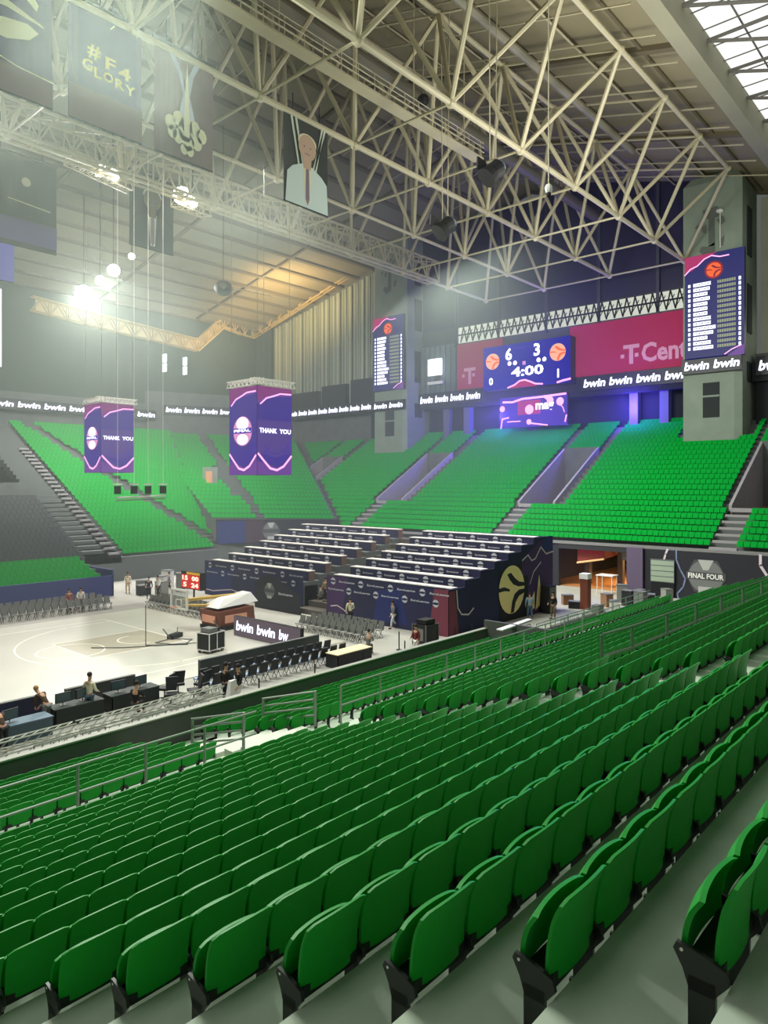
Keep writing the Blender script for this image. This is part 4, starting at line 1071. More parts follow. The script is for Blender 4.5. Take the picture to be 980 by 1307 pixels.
m = MB(); f.mb = m; f.poly([(.80, .05), (.82, .3), (.84, .5), (.86, .3), (.85, .1)], GOLD, .05); f.poly([(.75, .05), (.76, .22), (.79, .3), (.79, .08)], GOLD, .05); m.build('gold_flames', t)

# ------------------------------------------------------------------ chairs
def chair_mesh(seatm, backm, framem):
    t = []
    s = MB(); s.hexa([(-.21, -.2, .43), (.21, -.2, .43), (.21, .2, .45), (-.21, .2, .45), (-.21, -.2, .48), (.21, -.2, .48), (.21, .22, .50), (-.21, .22, .50)], seatm)
    k = MB(); k.hexa([(-.23, -.24, .46), (.23, -.24, .46), (.23, -.17, .46), (-.23, -.17, .46), (-.21, -.34, .96), (.21, -.34, .96), (.21, -.27, .98), (-.21, -.27, .98)], backm)
    L = []
    for x in (-.2, .2):
        for a, c in (((x, .18, .45), (x, -.18, .0)), ((x, -.28, .8), (x, .18, .0))):
            L.append(MB().bar(a, c, .016, framem, 5))
    return s, k, L
def make_chair(name, label, sm, bm_, fm, group):
    t = thing(name, label, 'chair', (0, 0, 0), 0, group)
    s, k, L = chair_mesh(sm, bm_, fm); s.build('seat', t); k.build('backrest', t)
    for l in L: l.build('leg', t)
    return t
GRC = mat('chair_grey', (140, 140, 134), .7); GRD = mat('chair_grey_dark', (112, 114, 110), .7); BLC = mat('bench_blue', (150, 176, 206), .5); CHK = mat('chair_black', (30, 32, 36), .6)
P_g = P_b = None
def place(kind, x, y, rz, label, group):
    global P_g, P_b
    if kind == 'g':
        if P_g is None: P_g = make_chair('grey_chair', label, GRC, GRD, BLACKS, group); P_g.location = (x, y, 0); P_g.rotation_euler = (0, 0, rz); return
        dup(P_g, (x, y, 0), rz, label, group)
    else:
        if P_b is None: P_b = make_chair('bench_chair', label, BLC, CHK, BLACKS, group); P_b.location = (x, y, 0); P_b.rotation_euler = (0, 0, rz); return
        dup(P_b, (x, y, 0), rz, label, group)
for r in range(3):
    for k in range(22):
        place('g', 14.5 + k * .56, 51.2 + r * 1.15, math.pi, 'grey chair, %s from the right in the %s courtside row below the blue parapet' % (ordn(21 - k), ['front', 'middle', 'back'][r]), 'grey courtside chairs at the far side')
for r in range(2):
    for k in range(15):
        place('g', 28.6 + r * .95, 41.6 + k * .56, math.pi / 2, 'grey chair, %s from the left in the %s row behind the baseline' % (ordn(14 - k), ['front', 'back'][r]), 'grey chairs behind the baseline')
for r in range(3):
    for k in range(10):
        place('g', 30.6 + r * .95, 29.3 + k * .57, math.pi / 2, 'grey chair, %s from the left in the %s row before the press platform' % (ordn(9 - k), ['front', 'middle', 'back'][r]), 'grey chairs before the press platform')
for r in range(2):
    for k in range(13):
        place('b', 18.9 + k * .66, 28.2 - r * 1.15, 0, 'black team bench chair with pale blue seat, %s from the left in the %s row' % (ordn(k), ['courtside', 'rear'][r]), 'team bench chairs')
# ------------------------------------------------------------------ courtside boards
def board(name, label, p, q, z0, z1, m_, th=.18):
    p = Vector((p[0], p[1], z0)); q = Vector((q[0], q[1], z0)); d = (q - p).normalized(); n = V(-d.y, d.x, 0) * th
    t = thing(name, label, 'board', p); o = q - p; h = V(0, 0, z1 - z0)
    m = MB(); m.hexa([V(0, 0, 0), o, o + n, n, h, o + h, o + n + h, n + h], m_); m.build('panel', t)
    m = MB(); m.hexa([V(0, 0, z1 - z0), o + h, o + n + h, n + h, h + V(0, 0, .03), o + h + V(0, 0, .03), o + n + h + V(0, 0, .03), n + h + V(0, 0, .03)], GRD); m.build('top_trim', t)
    return t
CHAR = mat('board_charcoal', (58, 62, 62), .6)
board('courtside_board', 'long charcoal advertising board in front of the team bench', (19.6, 29.2), (27.4, 29.2), 0, .98, CHAR)
board('courtside_board', 'short charcoal advertising board behind the man in the pale shirt', (13.2, 29.3), (16.3, 29.3), 0, .95, CHAR)
board('courtside_board', 'short navy advertising board behind the bending person', (10.3, 29.3), (12.4, 29.3), 0, .95, NAVY)
board('courtside_board', 'navy advertising board at the left edge', (6.5, 29.3), (9.7, 29.3), 0, .95, NAVY)
a, c = (26.9, 36.4), (26.9, 30.2); w_ = 6.2
t = panel_thing('baseline_led_board', 'grey LED board reading bwin bwin along the baseline', 'display board', (26.9, 36.4, .05), R_, w_, 1.2, .25)
m, f = scr(t, R_, w_, 1.2); f.rect(0, 0, 1, 1, mat('led_grey', (112, 96, 108), emit=.55), .02); m.build('display', t)
for x, s_ in ((.04, 'bwin'), (.37, 'bwin'), (.70, 'bw')): f.mb = MB(); f.text(s_, x, .28, .5, LEDW, .04, .12, w=.27 if s_ == 'bwin' else .13); f.mb.build('lettering', t)
# ------------------------------------------------------------------ basket goals, scoreboard, road case
t = thing('basketball_goal', 'lowered portable basketball goal with white framed backboard and padded base', 'basketball goal', (25.4, 40.2, 0))
m = MB(); w, h = 1.8, 1.2; z = 1.45
for a, c in (((0, -.9, z), (0, .9, z)), ((0, -.9, z + h), (0, .9, z + h)), ((0, -.9, z), (0, -.9, z + h)), ((0, .9, z), (0, .9, z + h))): m.bar(a, c, .085, WHITE, 4)
m.build('board_frame', t)
m = MB(); m.box((-.01, -.88, z + .03), (.01, .88, z + h - .03), mat('board_glass', (170, 180, 176), .2, alpha=.35)); m.build('glass_board', t)
m = MB()
for a, c in (((-.03, -.3, z + .12), (-.03, .3, z + .12)), ((-.03, -.3, z + .57), (-.03, .3, z + .57)), ((-.03, -.3, z + .12), (-.03, -.3, z + .57)), ((-.03, .3, z + .12), (-.03, .3, z + .57))): m.bar(a, c, .03, WHITE, 4)
m.build('target_square', t)
m = MB(); n = 16; P = [(-.42 + .23 * math.cos(2 * math.pi * k / n), .23 * math.sin(2 * math.pi * k / n), z + .12) for k in range(n + 1)]; m.path(P, .018, mat('rim_orange', (220, 110, 60), .5), 5); m.build('rim', t)
m = MB()
for k in range(10):
    a1 = 2 * math.pi * k / 10; a2 = a1 + .5
    m.bar((-.42 + .22 * math.cos(a1), .22 * math.sin(a1), z + .1), (-.42 + .12 * math.cos(a2), .12 * math.sin(a2), z - .35), .012, WHITE, 4)
m.build('net', t)
WD = mat('padding_brown', (120, 62, 40), .6); OR = mat('padding_label', (236, 168, 140), .6)
m = MB(); m.hexa([(1.6, -2.2, .25), (4.4, -2.2, .25), (4.4, -.2, .25), (1.6, -.2, .25), (1.4, -2.3, 1.25), (4.2, -2.3, 1.35), (4.2, -.1, 1.35), (1.4, -.1, 1.25)], WD); m.box((1.5, -2.3, 0), (4.4, -.1, .25), BLACK); m.build('padded_base', t)
m = MB(); m.box((1.37, -1.9, .5), (1.46, -.5, .95), OR); m.box((1.9, -2.36, .5), (3.6, -2.28, .98), OR); m.build('base_label', t)
m = MB(); m.bar((.1, 0, z + .5), (4.2, -1.1, 2.0), .12, mat('arm_yellow', (196, 160, 70), .5), 6); m.bar((.1, -.2, z + .2), (3.8, -1.5, 1.35), .09, MATS['arm_yellow'], 6); m.build('folding_arm', t)
m = MB(); m.hexa([(1.5, -2.1, 1.45), (4.8, -2.0, 1.55), (4.8, -.2, 1.55), (1.5, -.3, 1.45), (2.4, -1.5, 1.95), (4.5, -1.6, 2.15), (4.5, -.7, 2.15), (2.4, -.8, 1.95)], WHITE); m.build('white_cover', t)
t = thing('shot_clock', 'red and yellow lit shot clock above the basket goal', 'clock', at(231, 750, X=31.0) + V(0, 0, 0))
w = at(231, 750, X=31.0).y - at(256, 750, X=31.0).y; h = 1.35
m = MB(); m.box((.02, -w, 0), (.5, 0, h), BLACK); m.build('housing', t)
m = MB(); f = Face(m, (0, 0, 0), R_, (0, 0, 1), w, h); f.rect(.03, .05, .97, .82, mat('clock_red', (190, 20, 16), emit=1.2), .03); f.rect(.3, .84, .97, .98, mat('clock_amber', (210, 160, 40), emit=.9), .03); m.build('display', t)
for s_, x, y, w2 in (('15', .10, .50, .28), ('00', .58, .50, .34), ('5', .14, .12, .18), ('24', .55, .12, .36)): f.mb = MB(); f.text(s_, x, y, .26, mat('clock_digit', (255, 226, 190), emit=2), .05, w=w2); f.mb.build('digit', t)
m = MB(); m.bar((.3, -w / 2, 0), (.3, -w / 2, -at(231, 750, X=31.0).z), .07, BLACK, 6); m.build('pole', t)
t = thing('road_case', 'black wheeled equipment case with white edges standing on the court', 'case', (23.4, 33.8, 0), .2)
MB().box((-.6, -.45, .22), (.6, .45, 1.15), BLACK).build('body', t)
m = MB()
for x in (-.61, -.0, .61):
    for y in (-.46, .46): m.bar((x, y, .22), (x, y, 1.15), .03, WHITE, 4)
for z in (.22, 1.15):
    m.path([(-.61, -.46, z), (.61, -.46, z), (.61, .46, z), (-.61, .46, z), (-.61, -.46, z)], .03, WHITE, 4)
m.build('edge_trim', t)
m = MB(); m.box((-.5, -.4, 1.18), (.1, .3, 1.42), GRD); m.box((.15, -.2, 1.18), (.5, .3, 1.32), BLACK); m.build('gear_on_lid', t)
for x in (-.5, .5):
    for y in (-.38, .38): MB().bar((x, y - .04, .1), (x, y + .04, .1), .1, GRD, 10).build('wheel', t)
tag(MB().path([(19.3, 39.6, .06), (20.5, 38.3, .06), (22.2, 37.2, .06), (23.5, 36.5, .06), (24.4, 37.2, .06), (23.6, 38.3, .06), (22.4, 38.0, .06), (22.9, 36.9, .06), (24.5, 35.9, .06)], .035, GRD, 5).build('floor_cable'), 'loose black cables lying on the court near the equipment case', 'cable')
for (x, y, lab) in ((24.0, 38.4, 'small black tripod base lying among the cables'), (27.5, 38.2, 'black gear pile behind the baseline beside the basket')):
    t = thing('floor_gear', lab, 'equipment', (x, y, 0), .4)
    MB().box((-.5, -.2, .04), (.5, .25, .3), CHK).build('case', t); m = MB(); m.bar((-.5, 0, .1), (-.7, .4, .7), .04, GRD, 5); m.bar((.2, 0, .3), (.5, .2, .55), .04, GRD, 5); m.build('stand_legs', t)
t = thing('net_pole', 'thin black pole with a flat base standing on the court', 'pole', at(186, 824, z=.05) )
MB().bar((0, 0, 0), (0, 0, 2.35), .025, BLACK, 5).build('pole', t); MB().bar((0, 0, .02), (1.8, -1.6, .02), .03, BLACK, 5).build('base_bar', t)
# ------------------------------------------------------------------ press tables, monitors, barriers at the near touchline
BCL = mat('table_cloth_dark', (40, 46, 44), .85)
def ptable(label, x, y, w, d, top, cl, h=.76):
    t = thing('courtside_table', label, 'table', (x, y, 0))
    MB().box((0, 0, h - .04), (w, d, h), top).build('table_top', t)
    MB().box((.03, .0, .02), (w - .03, .04, h - .04), cl).box((.03, 0, .02), (.06, d, h - .04), cl).build('cloth_skirt', t)
    for xx in (.08, w - .08): MB().bar((xx, d - .08, 0), (xx, d - .08, h - .04), .02, GRD, 5).build('leg', t)
    return t
ptable('dark-clothed scorer table below the navy board at the left edge', 7.2, 27.3, 2.3, .8, TOP, CHK)
ptable('blue-grey draped scorer table beside the bending person', 9.8, 27.0, 1.9, .8, mat('cloth_slate', (96, 116, 130), .7), mat('cloth_slate_dark', (70, 88, 98), .8))
ptable('black scorer table left of the man in the pale shirt', 12.0, 27.6, 2.0, .8, mat('cloth_black', (50, 58, 54), .7), BCL)
ptable('black scorer table right of the man in the pale shirt', 14.3, 27.6, 2.2, .8, MATS['cloth_black'], BCL)
t = ptable('table with a pale cream top at the right end of the bench chairs', 25.4, 25.7, 2.6, .9, mat('cream_top', (226, 212, 170), .6), CHK)
def monitor(label, x, y, rz, w=.62, dark=True):
    t = thing('monitor', label, 'monitor', (x, y, .76), rz)
    MB().box((-w / 2, -.02, .12), (w / 2, .03, .5), CHK).build('screen', t)
    MB().box((-w / 2 + .03, -.03, .15), (w / 2 - .03, -.02, .47), mat('monitor_face', (64, 84, 92), .3)).build('display', t)
    MB().bar((0, .03, 0), (0, .03, .2), .02, GRD, 5).build('stand', t); MB().box((-.12, -.08, 0), (.12, .12, .02), GRD).build('foot', t)
for k, (x, y, rz) in enumerate(((7.6, 27.7, .1), (8.6, 27.7, -.1), (10.3, 27.4, .2), (12.5, 28.0, 0), (13.3, 28.0, .1), (14.8, 28.0, -.1), (15.8, 28.0, .1))):
    monitor('black monitor, %s from the left along the scorer tables' % ordn(k), x, y, rz)
for k, (x, y, rz) in enumerate(((16.9, 27.9, .6), (17.7, 28.1, -.4), (16.6, 26.9, 2.5), (17.6, 26.7, 1.2), (18.4, 27.3, .2))):
    t = thing('office_chair', 'black padded swivel chair, %s of the cluster left of the bench rows' % ordn(k), 'chair', (x, y, 0), rz)
    m = MB(); m.hexa([(-.25, -.25, .45), (.25, -.25, .45), (.25, .25, .45), (-.25, .25, .45), (-.25, -.25, .55), (.25, -.25, .55), (.25, .25, .55), (-.25, .25, .55)], CHK); m.build('seat', t)
    m = MB(); m.hexa([(-.22, -.28, .6), (.22, -.28, .6), (.22, -.2, .6), (-.22, -.2, .6), (-.26, -.4, 1.15), (.26, -.4, 1.15), (.26, -.33, 1.15), (-.26, -.33, 1.15)], CHK); m.build('backrest', t)
    MB().bar((0, 0, .06), (0, 0, .45), .035, GRD, 6).build('post', t)
    m = MB()
    for q in range(5): m.bar((0, 0, .1), (.3 * math.cos(q * 1.257), .3 * math.sin(q * 1.257), .04), .025, GRD, 5)
    m.build('star_base', t)
# stack of scaffold-like barriers lying along the near wall
def barrier(label, x0, y, w, h=1.05, z=0, mate=RAILM, nb=9):
    t = thing('crowd_barrier', label, 'barrier', (x0, y, z))
    m = MB(); m.path([(0, 0, .1), (0, 0, h), (w, 0, h), (w, 0, .1), (0, 0, .1)], .025, mate, 5); m.build('frame', t)
    m = MB()
    for k in range(1, nb): m.bar((w * k / nb, 0, .1), (w * k / nb, 0, h), .012, mate, 4)
    m.build('infill_bars', t)
    for x in (.2, w - .2): MB().bar((x, -.25, .03), (x, .25, .03), .03, mate, 5).bar((x, 0, 0.03), (x, 0, .12), .02, mate, 5).build('foot', t)
TRM = mat('truss_alloy', (176, 180, 166), .5, metal=.2)
def ladder_truss(label, x0, y, w, z):
    t = thing('stage_truss', label, 'truss', (x0, y, z)); 
    for yy in (0, .3):
        for zz in (0, .3): MB().bar((0, yy, zz), (w, yy, zz), .03, TRM, 5).build('tube', t)
    m = MB(); n = int(w / .35)
    for k in range(n):
        a = w * k / n; c = w * (k + 1) / n
        m.bar((a, 0, 0), (c, 0, .3), .016, TRM, 4); m.bar((a, 0, .3), (c, .3, .3), .016, TRM, 4); m.bar((a, .3, 0), (c, 0, 0), .016, TRM, 4)
    m.build('lacing', t)
i = 0
for (x0, w) in ((4.5, 3.4), (8.0, 3.4), (11.5, 3.4), (15.0, 2.6)):
    for zz in (.05, .42, .8):
        ladder_truss('galvanised lattice truss, %s piece of the stack along the near wall' % ordn(i), x0, 24.4 + .1 * (zz > .5), w, zz); i += 1
for k, x in enumerate((6.0, 9.6, 13.0)): barrier('galvanised crowd barrier, %s from the left above the black wall' % ordn(k), x, 23.6, 2.4)
for k in range(5): barrier('grey crowd barrier, %s from the left beyond the lower tier' % ordn(k), 35.2 + k * 2.5, 21.6 - k * .3, 2.3, 1.1)
for k in range(4):
    t = thing('barrier_post', 'black queue post, %s from the left behind the bench chairs' % ordn(k), 'post', (19.5 + k * 3.3, 24.6, 0))
    MB().bar((0, 0, .03), (0, 0, 1.0), .035, BLACK, 8).build('pole', t); MB().bar((0, 0, 0), (0, 0, .03), .17, BLACK, 12).build('foot', t)
for k in range(5):
    t = thing('barrier_post', 'black queue post, %s from the left before the press platform' % ordn(k), 'post', (30.8 + k * 1.1, 26.2 - k * .5, 0))
    MB().bar((0, 0, .03), (0, 0, 1.05), .035, BLACK, 8).build('pole', t); MB().bar((0, 0, 0), (0, 0, .03), .17, BLACK, 12).build('foot', t)
t = thing('equipment_rack', 'black equipment rack with gear on top beside the platform corner', 'rack', at(543, 822, z=0))
MB().box((-.6, -.5, .15), (.6, .5, 1.2), CHK).build('cabinet', t); m = MB()
for x in (-.6, .6):
    for y in (-.5, .5): m.bar((x, y, 0), (x, y, 1.25), .035, GRD, 4)
m.build('frame', t); MB().box((-.5, -.4, 1.22), (.4, .3, 1.5), BLACK).build('mixer', t); MB().box((-.61, -.3, .3), (-.58, .3, 1.0), mat('rack_panel', (120, 120, 112), .6)).build('front_panel', t)
# piles of kit in front of the far parapet and in the tunnel mouth
rnd = random.Random(3)
kinds = [('black flight case', CHK), ('grey plastic crate', GRC), ('white covered box', WHITE), ('dark camera stand', GRD), ('brown carton', mat('carton', (150, 110, 80), .8))]
spots = [(31.5, 55.4), (32.8, 54.6), (33.7, 56.1), (34.9, 55.0), (36.2, 56.4), (37.2, 55.2), (38.7, 56.0), (35.2, 57.6), (33.0, 58.2)]
words = ['left of the shot clock beside the stair foot', 'under the far stand edge', 'behind the baseline chairs at left', 'close to the blue parapet corner', 'by the platform end', 'below the far stair', 'next to the platform corner', 'in the dark passage', 'deep under the far seats']
for k, (x, y) in enumerate(spots):
    nm, mm = kinds[k % 5]; h = .8 + .25 * (k % 4)
    t = thing('gear_case', nm + ' stacked ' + words[k], 'case', (x, y, 0), .3 * k)
    MB().box((-.45, -.35, .02), (.45, .35, h), mm).build('body', t); MB().box((-.47, -.37, h), (.47, .37, h + .08), GRD).build('lid', t)
    for xx in (-.35, .35): MB().bar((xx, -.3, .05), (xx, .3, .05), .05, BLACK, 8).build('wheel', t)
tun = [(49.5, 22.9, 1), (51.0, 22.3, 2), (52.4, 23.5, 4), (53.8, 22.4, 0), (55.0, 23.4, 1), (56.4, 22.2, 2), (57.6, 23.0, 3), (54.5, 20.9, 0), (56.5, 20.4, 1), (52.5, 20.9, 3), (50.0, 25.0, 0), (51.2, 26.2, 4)]
for k, (x, y, q) in enumerate(tun):
    y += 0
    nm, mm = kinds[q]; h = .5 + .22 * (k % 5)
    t = thing('gear_case', nm + ', %s of the line from the platform end to the tunnel mouth' % ordn(k), 'case', (x, y, 0), .5 * k)
    MB().box((-.4, -.3, 0), (.4, .3, h), mm).build('body', t); MB().box((-.42, -.32, h), (.42, .32, h + .06), GRD).build('lid', t)
t = thing('work_platform', 'small white scaffold table in the tunnel mouth', 'scaffold', (57.6, 25.4, 0)); 
for x in (0, 1): 
    for y in (0, 1.3): MB().bar((x, y, 0), (x, y, 1.6), .04, WHITE, 5).build('leg', t)
MB().box((-.1, -.1, 1.6), (1.1, 1.4, 1.68), WHITE).build('deck', t)
t = thing('projector_stand', 'tall brown plinth with a small box before the tunnel', 'stand', (50.2, 24.2, 0)); MB().box((-.3, -.3, 0), (.3, .3, 2.3), WD).build('plinth', t); MB().box((-.35, -.35, 2.3), (.35, .35, 2.7), WHITE).build('box', t)
t = thing('dark_door', 'pair of black cabinets standing against the violet side wall', 'cabinet', (46.5, 25.2, 0)); MB().box((0, 0, 0), (1.0, .7, 2.0), CHK).build('body', t); MB().box((.05, -.03, .1), (.95, 0, 1.9), GRD).build('door', t)
tag(MB().hexa([(33, 20.7, 1.5), (36.5, 20.9, 1.5), (36.5, 21.2, 1.5), (33, 21.1, 1.5), (33, 20.7, 1.56), (36.5, 20.9, 1.62), (36.5, 21.2, 1.62), (33, 21.1, 1.56)], WHITE).build('folded_cover'), 'crumpled white sheet lying over the green seats near the platform', 'sheet')
# white sheet over far seats
tag(MB().hexa([(48.9, 66.6, 3.9), (50.6, 66.4, 3.9), (50.8, 67.6, 4.3), (49, 67.9, 4.4), (49.1, 66.8, 4.3), (50.4, 66.6, 4.3), (50.6, 67.4, 4.7), (49.2, 67.7, 4.8)], WHITE).build('folded_cover'), 'white sheet spread over far green seats left of the round logo drape', 'sheet')

# ------------------------------------------------------------------ people
SK = mat('skin', (196, 150, 120), .6); HR = mat('hair_dark', (40, 30, 26), .8); HRL = mat('hair_fair', (170, 130, 84), .8)
def skinmesh(nodes, edges, root, m_, lvl=1):
    me = bpy.data.meshes.new('s'); me.from_pydata([n[0] for n in nodes], edges, []); o = bpy.data.objects.new('s', me); COL.objects.link(o)
    sk = o.modifiers.new('k', 'SKIN'); sk.use_smooth_shade = True; ly = me.skin_vertices[0].data if me.skin_vertices else None
    if ly is None:
        bm = bmesh.new(); bm.from_mesh(me); bm.verts.layers.skin.verify(); bm.to_mesh(me); bm.free(); ly = me.skin_vertices[0].data
    for k, n in enumerate(nodes): ly[k].radius = (n[1], n[2] if len(n) > 2 else n[1]); ly[k].use_root = (k == root)
    sb = o.modifiers.new('b', 'SUBSURF'); sb.levels = lvl; sb.render_levels = lvl
    dg = bpy.context.evaluated_depsgraph_get(); r = bpy.data.meshes.new_from_object(o.evaluated_get(dg)); bpy.data.objects.remove(o)
    r.materials.clear(); r.materials.append(m_); r.polygons.foreach_set('use_smooth', [True] * len(r.polygons)); return r
def person(label, x, y, rz, top, legs, hair=HR, pose='stand', h=1.76, z=0, shoes=BLACK):
    t = thing('person', label, 'person', (x, y, z), rz); s = h / 1.76
    lean = {'stand': 0, 'walk': .05, 'bend': .75, 'sit': .1}[pose]
    hip = V(0, 0, .93)
    if pose == 'sit': hip = V(0, 0, .52)
    def up(d, fx=0, sx=0):   # point d above the hip along the leaning spine, facing +y
        return hip + V(sx, math.sin(lean) * d + fx * math.cos(lean), math.cos(lean) * d - fx * math.sin(lean))
    if pose == 'sit': kn = [V(-.12, .42, .50), V(.12, .42, .50)]; an = [V(-.13, .40, .09), V(.13, .42, .09)]
    elif pose == 'walk': kn = [V(-.1, .18, .50), V(.1, -.05, .48)]; an = [V(-.1, .22, .09), V(.1, -.33, .14)]
    else: kn = [V(-.12, .03, .49), V(.12, .03, .49)]; an = [V(-.13, 0, .09), V(.13, 0, .09)]
    hp = [hip + V(-.09, 0, -.04), hip + V(.09, 0, -.04)]; toe = [a + V(0, .17, -.05) for a in an]
    sh = [up(.50, 0, -.19), up(.50, 0, .19)]
    if pose in ('bend', 'sit'): el = [up(.30, .18, -.24), up(.30, .18, .24)]; wr = [up(.22, .42, -.12), up(.22, .42, .14)]
    elif pose == 'walk': el = [up(.22, .10, -.26), up(.22, -.12, .26)]; wr = [up(.02, .28, -.24), up(-.02, -.06, .27)]
    else: el = [up(.20, -.02, -.27), up(.21, .06, .27)]; wr = [up(-.05, .08, -.27), up(.10, .28, .20)]
    nk = up(.57); hd0 = up(.66, .03); hd1 = up(.80, .03)
    N = [(hip, .13, .10), (up(.25), .125, .095), (up(.44), .15, .10), (nk, .055), (hd0, .07, .085), (hd1, .075, .09)]; E = [(0, 1), (1, 2), (2, 3), (3, 4), (4, 5)]
    for i in (0, 1):
        k = len(N); N += [(hp[i], .095), (kn[i], .06), (an[i], .042), (toe[i], .035)]; E += [(0, k), (k, k + 1), (k + 1, k + 2), (k + 2, k + 3)]
        k = len(N); N += [(sh[i], .062), (el[i], .043), (wr[i], .028)]; E += [(2, k), (k, k + 1), (k + 1, k + 2)]
        d = (wr[i] - el[i]).normalized(); sd = V(1 if i == 0 else -1, 0, 0); pm = wr[i] + d * .055; k2 = len(N); N += [(pm, .032, .02)]; E += [(k + 2, k2)]
        for q in range(4):
            off = (q - 1.5) * .02; ln = (.075, .085, .08, .06)[q]; kk = len(N); fr_ = V(0, off, 0) if abs(d.y) < .7 else V(off, 0, 0)
            N += [(pm + fr_ + d * .035, .009), (pm + fr_ + d * (.035 + ln * .6) + sd * .012, .008), (pm + fr_ + d * (.035 + ln) + sd * .03, .006)]; E += [(k2, kk), (kk, kk + 1), (kk + 1, kk + 2)]
        kk = len(N); N += [(wr[i] + d * .04 + sd * .03 + V(0, .02, 0), .010), (wr[i] + d * .08 + sd * .05 + V(0, .03, 0), .008)]; E += [(k + 2, kk), (kk, kk + 1)]
    N = [(n[0] * s,) + tuple(r * s for r in n[1:]) for n in N]
    me = skinmesh(N, E, 0, SK); o = bpy.data.objects.new('body', me); COL.objects.link(o); o.parent = t
    # shirt
    S = [(hip + V(0, 0, -.02), .145, .115), (up(.25), .14, .11), (up(.46), .165, .115), (up(.535), .08)]; SE = [(0, 1), (1, 2), (2, 3)]
    for i in (0, 1):
        k = len(S); S += [(sh[i], .078), (sh[i].lerp(el[i], .95), .058), (el[i].lerp(wr[i], .8), .042)]; SE += [(2, k), (k, k + 1), (k + 1, k + 2)]
    S = [(n[0] * s,) + tuple(r * s for r in n[1:]) for n in S]
    me = skinmesh(S, SE, 0, top); o = bpy.data.objects.new('shirt', me); COL.objects.link(o); o.parent = t
    S = [(hip + V(0, 0, .04), .14, .108)]; SE = []
    for i in (0, 1):
        k = len(S); S += [(hp[i], .108), (kn[i], .075), (an[i] + V(0, 0, .03), .056)]; SE += [(0, k), (k, k + 1), (k + 1, k + 2)]
    S = [(n[0] * s,) + tuple(r * s for r in n[1:]) for n in S]
    me = skinmesh(S, SE, 0, legs); o = bpy.data.objects.new('trousers', me); COL.objects.link(o); o.parent = t
    for i in (0, 1):
        m = MB(); m.ball((toe[i].lerp(an[i], .4) + V(0, 0, -.02)) * s, .075 * s, shoes, 8, 6, (.7, 1.8, .65)); m.build('shoe', t, True)
    c = hd1 * s; m = MB(); m.ball(c + V(0, -.02, .035) * s, .105 * s, hair, 10, 8, (.9, 1.05, .95)); m.build('hair', t, True)
    m = MB(); m.ball(hd0.lerp(hd1, .5) * s + V(0, .095, -.005) * s, .016 * s, SK, 6, 5, (.8, 1.4, 1.3))
    for q in (-1, 1): m.ball(hd0.lerp(hd1, .62) * s + V(q * .032, .086, .0) * s, .011 * s, HR, 6, 4); m.ball(hd0.lerp(hd1, .5) * s + V(q * .082, 0, 0) * s, .022 * s, SK, 6, 4, (.4, .8, 1.2))
    m.box(tuple(hd0.lerp(hd1, .22) * s + V(-.025, .08, -.004) * s), tuple(hd0.lerp(hd1, .22) * s + V(.025, .092, .006) * s), mat('lips', (150, 90, 80), .6)); m.build('face', t)
    return t
CT = lambda n, c: mat('cloth_' + n, c, .85)
cr = CT('cream', (228, 220, 190)); bl = CT('navy2', (34, 40, 62)); bk = CT('black2', (26, 26, 28)); gy = CT('grey2', (120, 122, 120)); jn = CT('jeans', (90, 112, 134)); wh = CT('white2', (226, 226, 220)); tn = CT('brown', (74, 52, 36)); wn = CT('wine', (110, 40, 44)); lb = CT('lightblue', (150, 176, 196))
def gp(px, py): p = at(px, py, z=0); return p.x, p.y
P = lambda px, py: gp(px, py)
x, y = P(114, 917); person('person in a pale cream shirt and grey-blue trousers standing by the scorer tables', x, y, -1.2, cr, jn, pose='stand', h=1.78)
x, y = P(60, 930); person('fair-haired person in a brown top bending over the draped scorer table', x, y, .4, tn, gy, HRL, 'bend')
x, y = P(4, 962); person('person in dark brown leaning in at the left edge of the photo', x, y, .2, tn, bk, HR, 'bend')
x, y = P(173, 914); person('person in black sitting hunched beside the swivel chairs', x, y, -1.0, bk, bk, HR, 'sit')
x, y = P(288, 900); person('person in black with a dark head standing left of the pale cloth', x, y, -1.5, bk, bk, HR, 'stand')
x, y = P(305, 902); person('person in black and pale trousers right at the black wall', x, y, 1.6, bk, wh, HR, 'walk')
x, y = P(502, 802); person('person in white and black walking before the press platform', x, y, 1.2, CT('stripe', (110, 110, 112)), wh, HR, 'walk')
x, y = P(447, 798); person('person in a pale top standing behind the grey chairs', x, y, -.6, cr, bk, HR, 'stand')
x, y = P(409, 778); person('person in grey standing at the platform steps', x, y, .5, gy, bk, HR, 'stand')
x, y = P(531, 838); person('person in wine red and pale trousers beside the equipment rack', x, y, 1.4, wn, wh, HR, 'stand', 1.7)
x, y = P(470, 836); person('person in grey sitting at the edge of the bench area', x, y, -1.0, gy, bk, HR, 'sit')
x, y = P(676, 790); person('person in a light blue top and jeans by the platform side wall', x, y, -1.0, lb, jn, HR, 'stand', 1.8)
x, y = P(652, 788); person('person in black standing under the gold emblem', x, y, .4, bk, bk, HR, 'bend')
x, y = P(706, 790); person('person in black vest standing at the tunnel side barrier', x, y, 1.4, bk, CT('khaki', (120, 104, 80)), HR, 'stand', 1.85)
x, y = P(607, 800); person('person in white bending at the end of the crowd barrier', x, y, 1.0, wh, bk, HR, 'bend')
x, y = P(103, 780); person('person in a white top at the right end of the far grey chairs', x, y, 2.8, wh, wn, HR, 'stand', 1.7)
x, y = P(88, 782); person('person in red-brown standing next to the one in white by the far chairs', x, y, 2.9, CT('rust', (150, 84, 70)), bk, HR, 'stand', 1.7)
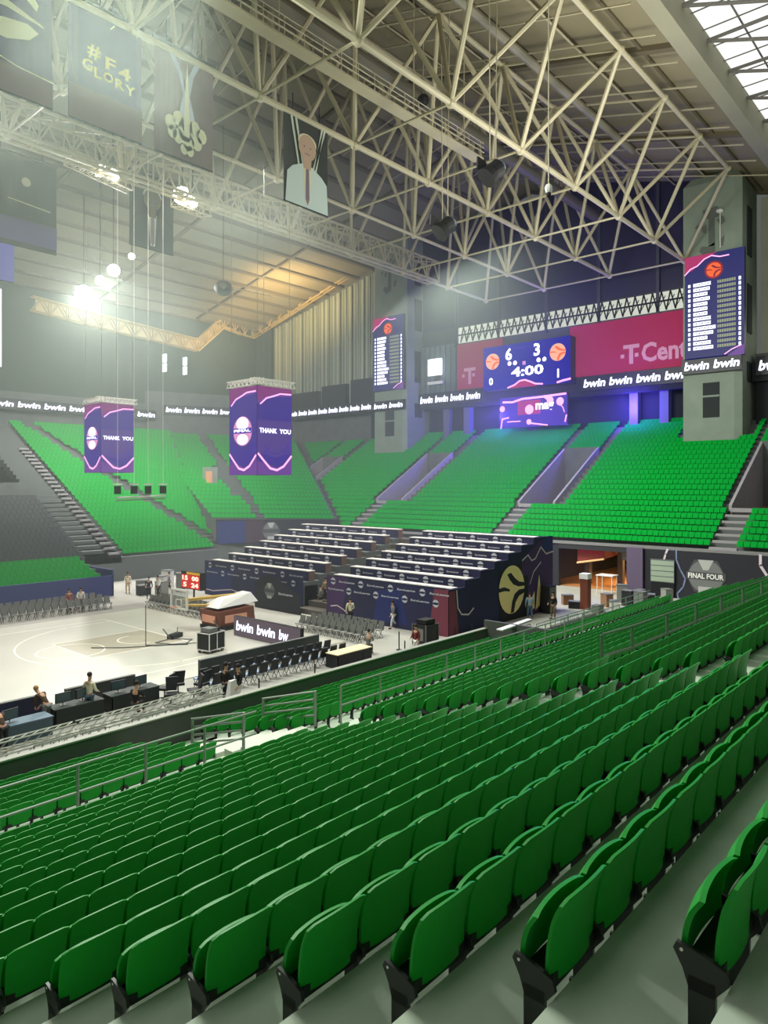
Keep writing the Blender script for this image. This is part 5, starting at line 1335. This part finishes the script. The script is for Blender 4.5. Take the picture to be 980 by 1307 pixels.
x, y = P(163, 757); person('person in pale clothes standing at the foot of the far stair', x, y, 2.6, cr, CT('sand', (200, 170, 140)), HR, 'stand', 1.75)
x, y = P(202, 762); person('person in white and black walking below the far seats', x, y, 1.9, wh, bk, HR, 'walk', 1.75)
x, y = P(215, 757); person('person in grey carrying kit below the far seats', x, y, -1.9, gy, bk, HR, 'walk', 1.75)
x, y = P(190, 764); person('person in navy standing among the cases behind the baseline', x, y, 2.4, bl, bl, HR, 'stand', 1.75)
# person and cloth bundle seated among the desks
p = at(405, 735, X=36.9); person('person in a tan top seated at the stair gap of the press desks', p.x - .5, GAP[0] + 1.2, 1.5, CT('tan', (150, 130, 92)), bk, HR, 'stand', 1.7, z=.77)
t = thing('cloth_bundle', 'pale draped cloth bundle hanging over the black wall beside two people', 'cloth', (*P(296, 905), 0))
m = MB(); m.hexa([(-.3, -.2, 0), (.3, -.2, 0), (.35, .25, 0), (-.3, .2, 0), (-.12, -.1, 1.2), (.15, -.1, 1.25), (.15, .1, 1.2), (-.12, .1, 1.2)], wh); m.build('cloth', t)

# ------------------------------------------------------------------ thin haze hanging in the hall air
hz = bpy.data.materials.new('hall_haze'); hz.use_nodes = True; nt = hz.node_tree
for n in list(nt.nodes): nt.nodes.remove(n)
vs_ = nt.nodes.new('ShaderNodeVolumeScatter'); vs_.inputs['Density'].default_value = .0032; vs_.inputs['Anisotropy'].default_value = .35; vs_.inputs['Color'].default_value = (.86, 1, .9, 1)
ou = nt.nodes.new('ShaderNodeOutputMaterial'); nt.links.new(vs_.outputs[0], ou.inputs['Volume'])
hb = MB().box((-29, 26.5, .3), (79.3, 99, 46), hz).build('haze'); hb['kind'] = 'stuff'; hb['label'] = 'thin pale haze hanging in the air over the court'; hb['category'] = 'haze'
for (px, py, Y, e) in ((107, 375, 78, 34000), (136, 352, 74, 12000), (135, 219, 51.6, 120), (238, 253, 51.6, 200)):
    light('flood_lamp', 'SPOT', tuple(at(px, py, Y=Y - 1.2) - V(0, 0, .6)), e, (1, .99, .92), .5, (22, 28, 0), cone=112)
